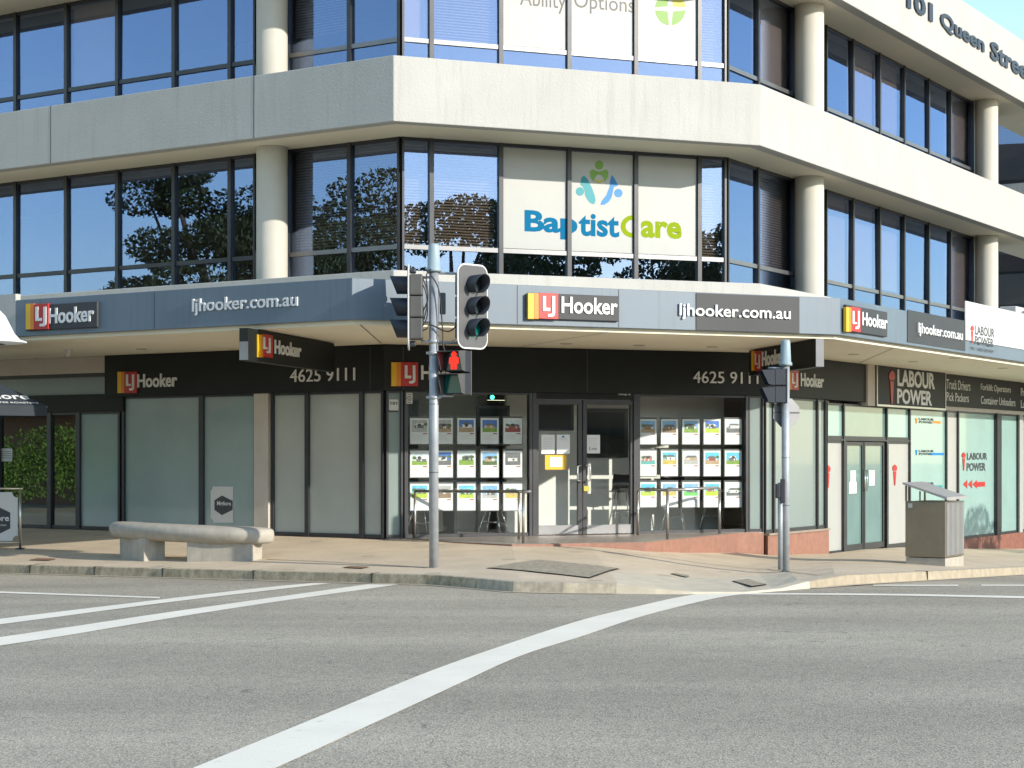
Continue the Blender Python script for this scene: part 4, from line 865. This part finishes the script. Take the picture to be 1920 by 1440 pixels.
def pole(root, p, zt, r, capr, caph):
    m = MB(); m.tube([(p.x, p.y, p.z - .1), (p.x, p.y, zt)], r, 'galv', 24)
    for z in (.55 * (zt - p.z) + p.z, .32 * (zt - p.z) + p.z): m.tube([(p.x, p.y, z - .004), (p.x, p.y, z + .004)], r + .003, 'siggrey', 24)
    m.build('pole', root); c_ = MB(); c_.tube([(p.x, p.y, zt - .02), (p.x, p.y, zt + .02), (p.x, p.y, zt + .03), (p.x, p.y, zt + caph * .9), (p.x, p.y, zt + caph)], [r + .035, r + .035, capr, capr * .86, capr * .7], 'cap', 24); c_.build('cap', root)
p = gp(813.5, 1064); T = thing('traffic_signal', p, 'grey signal pole by the kerb with two lantern heads and a lit red pedestrian figure', 'traffic signal')
PY = p.y; zz = lambda v, Y=None: H + (HV - v) * (Y or PY) / F; xx = lambda u, Y=None: (u - 960) / F * (Y or PY)
pole(T, p, zz(507), .062, .085, zz(455) - zz(505))
for v in (505, 640, 662, 745):
    b = MB(); b.tube([(p.x, p.y, zz(v) - .025), (p.x, p.y, zz(v) + .025)], .075, 'galv', 24)
    b.box(p.x - .10, p.x + .10, p.y - .02, p.y + .02, zz(v) - .015, zz(v) + .015, 'galv'); b.build('clamp', T)
def arm(pts, r=.018, m_='galv'):
    b = MB(); b.tube(pts, r, m_, 10); return b
hl = vehicle_head(T, Vector((xx(766), p.y + .02, zz(576))), R(-90 + 2), None)
hr = vehicle_head(T, Vector((xx(886), p.y - .02, zz(575))), R(44), None)
ped_head(T, Vector((xx(854), p.y - .06, zz(699))), R(-22), True)
for v, u in ((520, 790), (640, 790)): arm([(p.x, p.y, zz(v)), (xx(u), p.y + .02, zz(v))]).build('bracket', T)
for v in (512, 642): arm([(p.x, p.y, zz(v)), (p.x + .25, p.y + .06, zz(v)), (xx(884), p.y + .08, zz(v))]).build('bracket', T)
for v in (660, 742): arm([(p.x, p.y, zz(v)), (xx(850), p.y + .02, zz(v))]).build('bracket', T)
for pts in ([(800, 508), (822, 540), (829, 600), (832, 650), (838, 662)], [(792, 518), (803, 560), (785, 600), (776, 610), (782, 622), (800, 618), (808, 610), (835, 622), (850, 618), (862, 600)], [(778, 515), (798, 545), (802, 590), (793, 612), (786, 605)], [(808, 505), (800, 520), (803, 560), (796, 600)]):
    q = [Vector((xx(u), p.y - .09 - .02 * (i % 2), zz(v))) for i, (u, v) in enumerate(pts)]; sm = []
    for i in range(len(q) - 1):
        p0, p1, p2, p3 = q[max(i - 1, 0)], q[i], q[i + 1], q[min(i + 2, len(q) - 1)]
        for k_ in range(6):
            t_ = k_ / 6; sm.append(.5 * ((2 * p1) + (p2 - p0) * t_ + (2 * p0 - 5 * p1 + 4 * p2 - p3) * t_ ** 2 + (3 * p1 - p0 - 3 * p2 + p3) * t_ ** 3))
    arm(sm + [q[-1]], .009, 'cord').build('cable', T)
b = MB(); b.box(xx(824), xx(835), p.y + .05, p.y + .16, zz(588), zz(548), 'board'); b.build('junction_box', T, .01)

p = gp(1473, 1072); PY = p.y; T2 = thing('pedestrian_signal', p, 'smaller grey signal pole by the right corner with push button box', 'traffic signal')
pole(T2, p, zz(683), .055, .075, zz(637) - zz(683)); X2 = Vector((xx(1452), p.y - .02, zz(724)))
ped_head(T2, X2, R(-84), False, 'sigblack')
for v in (690, 752): arm([(p.x, p.y, zz(v)), (xx(1440), p.y, zz(v))], .014).build('bracket', T2)
b = MB(); b.tube([(p.x - .075, p.y - .02, zz(905)), (p.x - .075, p.y - .02, zz(1068))], .035, 'galv', 12); b.build('conduit', T2)
b = MB(); b.box(xx(1462), xx(1470), p.y - .10, p.y - .04, zz(942), zz(898), 'sigblack'); o = b.build('push_button_box', T2, .006)
b = MB(); b.box(xx(1453), xx(1461.5), p.y - .10, p.y - .02, zz(934), zz(907), 'sigblack'); b.build('button_panel', o, .012)
oc = at(1474.5, PY + .10); cz = zz(774, PY + .1); m = MB(); X = Matrix.Translation((oc.x, oc.y, cz)) @ Matrix.Rotation(R(18), 4, 'Z')
plate(m, [(.215 * math.cos(R(22.5 + 45 * i)), .215 * math.sin(R(22.5 + 45 * i))) for i in range(8)], 0, .004, 'alu', X); m.box(-.2, .2, -.012, 0, -.004, .012, 'siggrey', X); m.build('sign_plate', T2)

# ------------------------------------------------------------------ bench
pa, pb = gp(262, 1046), gp(436, 1050); bd = (pb - pa).normalized(); bn = Vector((bd.y, -bd.x, 0)); zg = min(pa.z, pb.z)
T = thing('bench', (pa + pb) / 2, 'curved concrete bench with a rounded seat on two plinths beside the kerb', 'bench')
mid = (pa + pb) / 2; mid.z = zg; Yb = mid.y; half = (517 - 182) / 2 / F * Yb / bd.x; mid.x = (346 - 960) / F * Yb
zs1 = H + (HV - 982) * Yb / F; zs0 = H + (HV - 1015) * Yb / F
st = MB(); NS, NC = 40, 20; vs = []
for i in range(NS + 1):
    q = -1 + 2 * i / NS; e = max(.02, (1 - abs(q) ** 9)) ** .5; wd = .27 * e; ht = (zs1 - zs0) / 2 * (.55 + .45 * e)
    c_ = mid + bd * (q * half) + bn * (.30 * (1 - q * q) - .14); cz_ = (zs0 + zs1) / 2 - .02 * q
    for j in range(NC):
        a = 2 * math.pi * j / NC; ca, sa = math.cos(a), math.sin(a)
        x = math.copysign(abs(ca) ** .6, ca) * wd; z = math.copysign(abs(sa) ** .7, sa) * ht
        if z < 0: x *= .88
        w_ = c_ + bn * x; vs.append((w_.x, w_.y, cz_ + z))
st.add(vs, [(i * NC + j, i * NC + (j + 1) % NC, (i + 1) * NC + (j + 1) % NC, (i + 1) * NC + j) for i in range(NS) for j in range(NC)] + [tuple(range(NC)), tuple(range(NS * NC, NS * NC + NC))], 'concrete', None, True); st.build('seat', T)
for u0, u1 in ((206, 318), (374, 498)):
    a = mid + bd * ((u0 - 350) / F * Yb / bd.x); b_ = mid + bd * ((u1 - 350) / F * Yb / bd.x); m = MB(); po = []
    rot = Matrix.Rotation(R(-24 if u0 < 300 else 14), 3, 'Z'); cc = (a + b_) / 2; hw_ = (b_ - a).length / 2 - .05
    for sx, ss in ((-1, 1), (1, 1), (1, -1), (-1, -1)): w_ = cc + bn * .03 + rot @ (bd * hw_ * sx + bn * .17 * ss); po.append((w_.x, w_.y))
    m.prism(po, zg - .12, zs0 + .05, 'concrete'); m.build('plinth', T, .015)

# ------------------------------------------------------------------ bin enclosure
N_ = gp(1773, 1062); tA = -tL; ux = Vector((tA.x, tA.y, 0)); uy = Vector((tR.x, tR.y, 0)); kA = 1
def uatp(w3): return 960 + w3.x / w3.y * F
la = next(x / 100 for x in range(1, 300) if uatp(N_ + ux * x / 100) < 1698); lb = next(x / 100 for x in range(1, 300) if uatp(N_ + uy * x / 100) > 1808)
X = Matrix(((ux.x, uy.x, 0, N_.x), (ux.y, uy.y, 0, N_.y), (0, 0, 1, N_.z), (0, 0, 0, 1)))
zt = (H + (HV - 941) * N_.y / F) - N_.z; zr0 = (H + (HV - 937) * N_.y / F) - N_.z + .0; A_ = N_ + ux * la; zr1 = (H + (HV - 908) * A_.y / F) - N_.z
T = thing('litter_bin', N_, 'tall grey litter bin enclosure with sloping roof at the right kerb', 'litter bin')
m = MB(); m.box(.01, la - .01, .01, lb - .01, -.05, .12, 'concrete', X); m.build('base', T)
m = MB(); m.box(0, la, 0, lb, .13, zt, 'binmetal', X); m.build('body', T, .012)
m = MB(); nr = 14; m.box(-.001, .0, .02, lb - .02, .15, zt - .01, 'siggrey', X)
for i in range(nr): a = .03 + (lb - .06) * i / nr; m.box(-.010, -.002, a, a + (lb - .06) / nr * .55, .16, zt - .02, 'binlight', X)
m.build('ribbed_panel', T)
m = MB(); m.box(la - .02, la + .002, .0, .04, zt, zr1 - .02, 'binmetal', X); m.box(la - .02, la + .002, lb - .04, lb, zt, zr1 - .02, 'binmetal', X); m.box(la * .62, la * .62 + .02, 0, .02, zt, zt + (zr1 - zt) * .6, 'binmetal', X); m.build('roof_post', T)
m = MB(); m.add([(-.03, -.03, zr0), (la + .03, -.03, zr1), (la + .03, lb + .03, zr1), (-.03, lb + .03, zr0), (-.03, -.03, zr0 + .04), (la + .03, -.03, zr1 + .03), (la + .03, lb + .03, zr1 + .03), (-.03, lb + .03, zr0 + .04)], [(0, 1, 2, 3), (4, 5, 6, 7), (0, 1, 5, 4), (1, 2, 6, 5), (2, 3, 7, 6), (3, 0, 4, 7)], 'binlight', X); m.build('roof', T)
m = MB(); m.box(la - .12, la - .05, -.004, -.001, zt - .10, zt - .03, 'plaque', X); m.build('label_plate', T)

# ------------------------------------------------------------------ handrails on the step
def rail(name, posts, top, label, endcap=None):
    T = thing(name, posts[0], label, 'handrail', 'steel handrails on the corner step'); m = MB(); m.tube(top, .024, 'steel', 12); m.build('rail', T)
    for q, tp in posts[1:]: m = MB(); m.tube([q, tp], .022, 'steel', 12); m.build('post', T)
    return T
def onstep(u, v): return level(u, v, zFl)
def above(b, v): return Vector((b.x, b.y, H + (HV - v) * b.y / F))
a, b = onstep(981, 1018.5), onstep(973, 1011); a2 = onstep(778, 1009)
rail('handrail', [a, (a, above(a, 921)), (b, above(b, 921)), (a2, above(a2, 921))], [above(a2, 921), above(b, 921.5), above(a, 921.5), above(a, 921.5) + Vector((.12, -.01, 0))], 'low steel handrail in front of the left poster window')
a, b, c_ = onstep(1196, 1003.5), onstep(1251.5, 1011), onstep(1349, 1000.5)
ta, tb, tc = above(a, 917), above(b, 919), above(c_, 914)
rail('handrail', [b, (a, ta - Vector((0, 0, .05))), (b, tb), (c_, tc - Vector((0, 0, .05)))], [ta - Vector((0, 0, .06)), ta - Vector((0, 0, .015)) + (tb - ta) * .02, ta + (tb - ta) * .06, tb, tc + (tb - tc) * .05, tc - Vector((0, 0, .015)) + (tb - tc) * .015, tc - Vector((0, 0, .06))], 'steel handrail with three posts in front of the right poster window')

# ------------------------------------------------------------------ cafe corner at the left edge
bp = gp(38, 1029); Yc = bp.y; bu = Vector((-1, -.06, 0)).normalized(); X = Matrix(((-bu.x, .06, 0, bp.x), (-bu.y, -1, 0, bp.y), (0, 0, 1, bp.z), (0, 0, 0, 1)))
hh = (1029 - 916) * Yc / F; T = thing('cafe_barrier', bp, 'white canvas barrier with a dark hexagon badge in a steel frame at the cafe', 'barrier')
m = MB(); m.tube([X @ Vector((0, 0, 0)), X @ Vector((0, 0, hh))], .02, 'steel'); m.box(-.06, .06, -.12, .12, 0, .012, 'sigblack', X); m.build('post', T)
m = MB(); m.tube([X @ Vector((-1.5, 0, 0)), X @ Vector((-1.5, 0, hh))], .02, 'steel'); m.box(-1.56, -1.44, -.12, .12, 0, .012, 'sigblack', X); m.build('post', T)
m = MB(); m.tube([X @ Vector((-1.55, 0, hh)), X @ Vector((.04, 0, hh))], .016, 'steel'); m.build('top_rail', T)
m = MB(); m.tube([X @ Vector((-1.5, 0, .10)), X @ Vector((0, 0, .10))], .012, 'steel'); m.build('bottom_rail', T)
def notched(x0, x1, z0, z1, r): 
    o = []
    for cx, cz, a0 in ((x1, z1, 270), (x0, z1, 360), (x0, z0, 90), (x1, z0, 180)): o += [(cx + r * math.cos(R(a0 - 90 * i / 5)), cz + r * math.sin(R(a0 - 90 * i / 5))) for i in range(6)]
    return o
m = MB(); plate(m, notched(-1.45, -.04, .13, hh - .06, .09), -.006, .006, 'white', X); m.build('banner', T)
m = MB(); hc = -.42; plate(m, [(hc + .30 * math.sin(R(60 * i)), .47 * hh + .26 * math.cos(R(60 * i))) for i in range(6)], .007, .009, 'ink', X); m.build('hexagon_badge', T)
def flat_text(m, X, t, x0, x1, z0, z1, y, th, mat, off=.02):
    v_, f_ = glyphs(t, off); m.add([(x0 + a * (x1 - x0), y + c * th, z0 + b_ * (z1 - z0)) for a, b_, c in v_], f_, mat, X)
m = MB(); flat_text(m, X, 'Migliore', hc - .24, hc + .24, .47 * hh - .04, .47 * hh + .09, .0105, .001, 'letter'); flat_text(m, X, 'COFFEE ROASTERS', hc - .18, hc + .20, .47 * hh - .09, .47 * hh - .065, .0105, .001, 'letter', .0); m.build('lettering', T)
m = MB(); ppoly(m, SL, [(399, 912), (437, 912.5), (437, 980), (400, 980), (399, 975), (395, 971), (395, 921), (398, 917)], .004, .007, 'white'); T = tag(m.build('banner_reflection'), 'painted reflection of the white cafe barrier sign, low in the side window behind the bench', 'sign')  # reflection of the barrier banner, built as solid plates on the glass
m = MB(); ppoly(m, SL, [(416, 929), (436, 939), (436, 956), (416, 966), (402, 956), (402, 938)], .008, .010, 'ink'); m.build('hexagon_badge', T)
m = MB(); text(m, SL, 'Migliore', 407, 940, 433, 950, .011, .001, 'letter', .02); m.build('lettering', T)
m = MB(); prect(m, SL, 0, 841, 23, 865, .004, .006, 'plaque'); o = tag(m.build('window_notice'), 'small pale notice on the dark cafe glass', 'notice'); m = MB()
for i in range(4): prect(m, SL, 3, 846 + i * 4, 20, 847.2 + i * 4, .0065, .0075, 'greyink')
m.build('printed_lines', o)
# black parasol
Yu = 28.2; apx = Vector((xx(-105, Yu), Yu - .2, H + (HV - 668) * Yu / F)); ze = H + (HV - 762) * Yu / F; cn = Vector((xx(100, Yu), Yu, ze)); rad = cn.x - apx.x
T = thing('parasol', (apx.x, apx.y, .2), 'black cafe parasol with white lettering at the left edge', 'parasol'); m = MB(); cs = []
for i in range(4): a = R(-5 + 90 * i); cs.append(Vector((apx.x + rad * math.cos(a), apx.y + rad * math.sin(a), ze)))
m.add([tuple(apx)] + [tuple(c) for c in cs], [(0, 1 + i, 1 + (i + 1) % 4) for i in range(4)], 'canvas'); 
for i in range(4):
    c0, c1 = cs[i], cs[(i + 1) % 4]; m.add([tuple(c0), tuple(c1), tuple(c1 - Vector((0, 0, .16))), tuple(c0 - Vector((0, 0, .16)))], [(0, 1, 2, 3)], 'canvas')
m.build('canopy', T); m = MB(); m.tube([(apx.x, apx.y, .2), (apx.x, apx.y, apx.z + .05)], .03, 'alu'); m.build('pole', T)
for c in cs: m = MB(); m.tube([c - Vector((0, 0, .02)), apx - Vector((0, 0, .05))], .012, 'alu', 6); m.build('rib', T)
m = MB(); ctr = (cs[3] + cs[0]) / 2; Pn = Plane(cs[0].xy, (cs[0] - cs[3]).xy); L0 = (cs[0] - cs[3]).length
nrm = (cs[0] - apx).cross(cs[3] - apx).normalized(); nrm = nrm if nrm.y < 0 else -nrm; tx = (cs[0] - cs[3]).normalized(); upv = nrm.cross(tx); upv = upv if upv.z > 0 else -upv
XX = Matrix(((tx.x, -nrm.x, upv.x, cs[0].x), (tx.y, -nrm.y, upv.y, cs[0].y), (tx.z, -nrm.z, upv.z, cs[0].z), (0, 0, 0, 1)))
m = MB(); flat_text(m, XX, 'Migliore', -1.25, -.22, .12, .34, -.006, .002, 'letter', .02); flat_text(m, XX, 'COFFEE ROASTERS', -.95, -.12, .05, .09, -.006, .002, 'letter', .0); m.build('lettering', T)
# white flared awning end at the very left
Yw = 24.6; cx0 = xx(-32, Yw); zt1 = H + (HV - 581) * Yw / F; zb1 = H + (HV - 645) * Yw / F; rb = xx(48, Yw) - cx0; prof2 = [(.10, zt1 + .25), (.22, zt1), (.30, zt1 - .08), (.36, zt1 - .2), (.42, zt1 - .32), (.50, zb1 + .06), (rb, zb1 + .035), (rb, zb1 + .02), (.3, zb1)]
T = thing('white_parasol', (cx0, Yw, .1), 'white parasol with a flared rim at the left end of the awning', 'parasol'); m = MB(); n = 32
m.add([(cx0 + r * math.cos(2 * math.pi * i / n), Yw + r * math.sin(2 * math.pi * i / n), z) for r, z in prof2 for i in range(n)], [(j * n + i, j * n + (i + 1) % n, (j + 1) * n + (i + 1) % n, (j + 1) * n + i) for j in range(len(prof2) - 1) for i in range(n)], 'whitecanvas', None, True); m.build('canopy', T)
m = MB(); m.tube([(cx0, Yw, .05), (cx0, Yw, zt1)], .03, 'alu'); m.build('pole', T)
# dome camera under the awning
q = level(128, 655, zSo); m = MB(); n = 20; pr = [(.07, 0), (.07, -.03), (.055, -.035), (.055, -.06), (.048, -.09), (.028, -.112), (.004, -.12)]
m.add([(q.x + r * math.cos(2 * math.pi * i / n), q.y + r * math.sin(2 * math.pi * i / n), zSo + z) for r, z in pr for i in range(n)], [(j * n + i, j * n + (i + 1) % n, (j + 1) * n + (i + 1) % n, (j + 1) * n + i) for j in range(len(pr) - 1) for i in range(n)], 'white', None, True)
tag(m.build('security_camera'), 'white dome camera on the soffit under the left awning', 'camera')

# ------------------------------------------------------------------ rear wing and air conditioner on the right
RW = Plane(at(1872, 47.5), tL); W = thing('rear_wing', (18, 50, 0), 'grey and white rear wing seen past the right-hand column', 'building')
zz2 = lambda v: RW.z(1890, v); s0 = RW.s(1800)
m = MB()
for v0, v1, mt in ((120, 226, 'paint'), (345, 468, 'paint'), (514, 571, 'board'), (600, 1000, 'paint')): m.box(s0, s0 + 5, -.4, 0, zz2(v1), zz2(v0), mt, RW.X)
m.build('wall', W)
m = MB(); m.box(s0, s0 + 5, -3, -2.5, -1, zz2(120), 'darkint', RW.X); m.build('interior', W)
for v0, v1 in ((226, 345), (468, 514), (571, 600)):
    for a in range(4):
        b0 = RW.s(1862) + a * 1.15; f = MB()
        for c0, c1 in ((b0, b0 + .05), (b0 + 1.10, b0 + 1.15)): f.box(c0, c1, -.3, -.12, zz2(v1), zz2(v0), 'bronze', RW.X)
        f.box(b0 + .05, b0 + 1.10, -.3, -.12, zz2(v1), zz2(v1) + .08, 'bronze', RW.X); o = f.build('window', W); f = MB(); f.box(b0 + .05, b0 + 1.10, -.22, -.2, zz2(v1) + .08, zz2(v0), 'glass_up', RW.X); f.build('pane', o)
q = at(1874, 37.5); zq0, zq1 = H + (HV - 617) * 37.5 / F, H + (HV - 597.5) * 37.5 / F; X = Matrix(((tR.x, -tR.y * -1, 0, q.x), (tR.y, -tR.x, 0, q.y), (0, 0, 1, zq0), (0, 0, 0, 1)))
T = thing('air_conditioner', (q.x, q.y, zq0), 'white air conditioning unit standing on the awning roof at the right', 'air conditioner')
m = MB(); m.box(0, .9, 0, .35, 0, zq1 - zq0 + .25, 'white', X); m.build('case', T, .015)
m = MB(); plate(m, [(.5 + .2 * math.cos(R(a)), .22 + .2 * math.sin(R(a)) * .9) for a in range(0, 360, 15)], .351, .36, 'greyink', X); m.build('fan_grille', T)

# ------------------------------------------------------------------ trees and hedge across the streets (mirrored in the glass; far broad ones added to darken reflections)
def mirror(P, u, depth, z0):
    V = ray(u) * depth; k_ = (V - P.p).dot(P.n); r_ = V - P.n * (2 * k_); return Vector((r_.x, r_.y, z0))
def leaves(m, c, rx, rz, n, size, mat, seed):
    rr = random.Random(seed)
    for i in range(n):
        d = Vector((rr.gauss(0, 1), rr.gauss(0, 1), rr.gauss(0, 1))).normalized() * rr.uniform(.55, 1.0) ** .6
        q = c + Vector((d.x * rx, d.y * rx, d.z * rz)); a = Vector((rr.gauss(0, 1), rr.gauss(0, 1), rr.gauss(0, 1))).normalized(); b = a.orthogonal().normalized(); w_ = size * rr.uniform(.6, 1.3)
        m.add([tuple(q + a * w_), tuple(q + b * w_ * .5), tuple(q - a * w_), tuple(q - b * w_ * .5)], [(0, 1, 2, 3)], mat)
def tree(p, h, cr, label, seed, clumps=18, leaf=.22, low=.45, nl=600):
    rr = random.Random(seed); T = thing('tree', p, label, 'tree', 'trees across the street'); m = MB(); top = p + Vector((0, 0, h * .62)); cl = []
    m.tube([p - Vector((0, 0, .3)), p + Vector((.1, 0, h * .3)), top], [h * .032, h * .024, h * .012], 'trunk', 10)
    for i in range(clumps):
        a = rr.uniform(0, 6.283); r_ = cr * rr.uniform(.25, 1) ** .7; z = h * rr.uniform(low, .95); k_ = 1 - max(0, (z / h - .6)) * 1.2
        c = p + Vector((math.cos(a) * r_ * k_, math.sin(a) * r_ * k_, z)); cl.append(c)
        s_ = p + Vector((.05, 0, h * rr.uniform(.28, .5))); m.tube([s_, s_.lerp(c, .5) + Vector((0, 0, h * .03)), c], [h * .012, h * .007, h * .003], 'trunk', 6)
    m.build('trunk', T); m = MB()
    for i, c in enumerate(cl): leaves(m, c, cr * rr.uniform(.26, .40), cr * rr.uniform(.14, .22), nl, leaf, 'leaf', seed * 50 + i)
    m.build('crown', T); return T
tree(mirror(WLp, 410, 66, -.1), 12.6, 4.3, 'spreading dark tree across the left street, mirrored in the first floor windows', 3, 34, .10, .36, 900)
tree(mirror(WLp, 145, 110, -.1), 10.4, 3.0, 'smaller round tree farther along the left street', 5, 14, .16)
tree(mirror(WLp, 720, 80, -.1), 14.0, 5.5, 'dense tree beside the spreading one, mirrored next to the corner mullion', 8, 40, .14, .3, 700)
tree(mirror(WC, 850, 150, -.2), 24, 8.5, 'tall tree far across the crossing, mirrored in the corner windows', 11, 40, .22, .3, 700)
tree(mirror(WC, 1060, 160, -.2), 22, 9, 'broad tree added beyond the crossing to darken reflections, right of the tall one', 12, 34, .24, .25, 500)  # this and the next two: unseen trees added to cover bright sky reflections
tree(mirror(WC, 1250, 165, -.2), 22.5, 9, 'second broad tree added beyond the crossing to darken reflections', 13, 34, .24, .25, 500)
tree(mirror(WC, 1400, 170, -.2), 25, 8, 'rounded tree added at the far end of the row to darken reflections', 14, 36, .24, .25, 600)
tree(Vector((21.2, 33.5, -.5)), 5.7, 1.9, 'small street tree across the right street, casting dappled shade on the recruitment window', 21, 12, .10, .5, 110)
h0, h1 = mirror(SL, -60, 60, 0), mirror(SL, 190, 64, 0); hd = (h1 - h0); HN = -SL.n
T = thing('brick_house', (h0 + h1) / 2 + Vector((SL.n.x, SL.n.y, 0)) * 9, 'low brick house behind the hedge across the left street', 'house'); m = MB(); X = Matrix.Translation((h0 + h1) / 2 + Vector((SL.n.x, SL.n.y, 0)) * 9) @ Matrix.Rotation(math.atan2(tL.y, tL.x), 4, 'Z'); m.box(-16, 16, -4, 4, -.5, 3.2, 'terracotta', X); m.build('wall', T)
m = MB(); m.add([(-17, -5, 3.2), (17, -5, 3.2), (17, 5, 3.2), (-17, 5, 3.2), (-12, 0, 5.6), (12, 0, 5.6)], [(0, 1, 5, 4), (1, 2, 5), (2, 3, 4, 5), (3, 0, 4), (3, 2, 1, 0)], 'redbrick', X); m.build('roof', T)
T = thing('hedge', (h0 + h1) / 2, 'clipped green hedge across the left street', 'hedge'); m = MB()
for i in range(30): leaves(m, h0 + hd * (i / 29) * 1.3 - hd * .15 + Vector((0, 0, random.uniform(.7, 2.0))), 1.0, .8, 420, .07, 'leafbright', 900 + i)
m.build('foliage', T)

# low brick shops added across the crossing to block bright low sky mirrored in the glass
for i, (x0, x1, y, h, mt) in enumerate(((-46, -22, -30, 6.5, 'terracotta'), (-21.5, 2, -34, 7.6, 'cream'), (2.5, 26, -36, 8.4, 'redbrick'), (26.5, 60.3, -40, 9.0, 'concrete'), (60.5, 96.8, -38, 9.2, 'terracotta'), (97, 160, -30, 9.4, 'board'))):
    T = thing('sky_block_shop', ((x0 + x1) / 2, y, 0), ('terracotta', 'cream', 'dark red', 'pale concrete', 'long orange', 'long grey')[i] + ' low shop building added across the crossing to block low sky in reflections', 'building'); m = MB(); m.box(x0, x1, y - 10, y, -.5, h, mt); m.build('wall', T)
    m = MB(); m.box(x0 - .1, x1 + .1, y + .01, y + 2.2, 3.0, 3.5, 'panel'); m.build('awning', T)
    k_ = x0 + .8
    while k_ < x1 - 3: m = MB(); m.box(k_, k_ + 2.4, y + .005, y + .03, .4, 2.7, 'dark'); m.build('window', T); k_ += 3.2
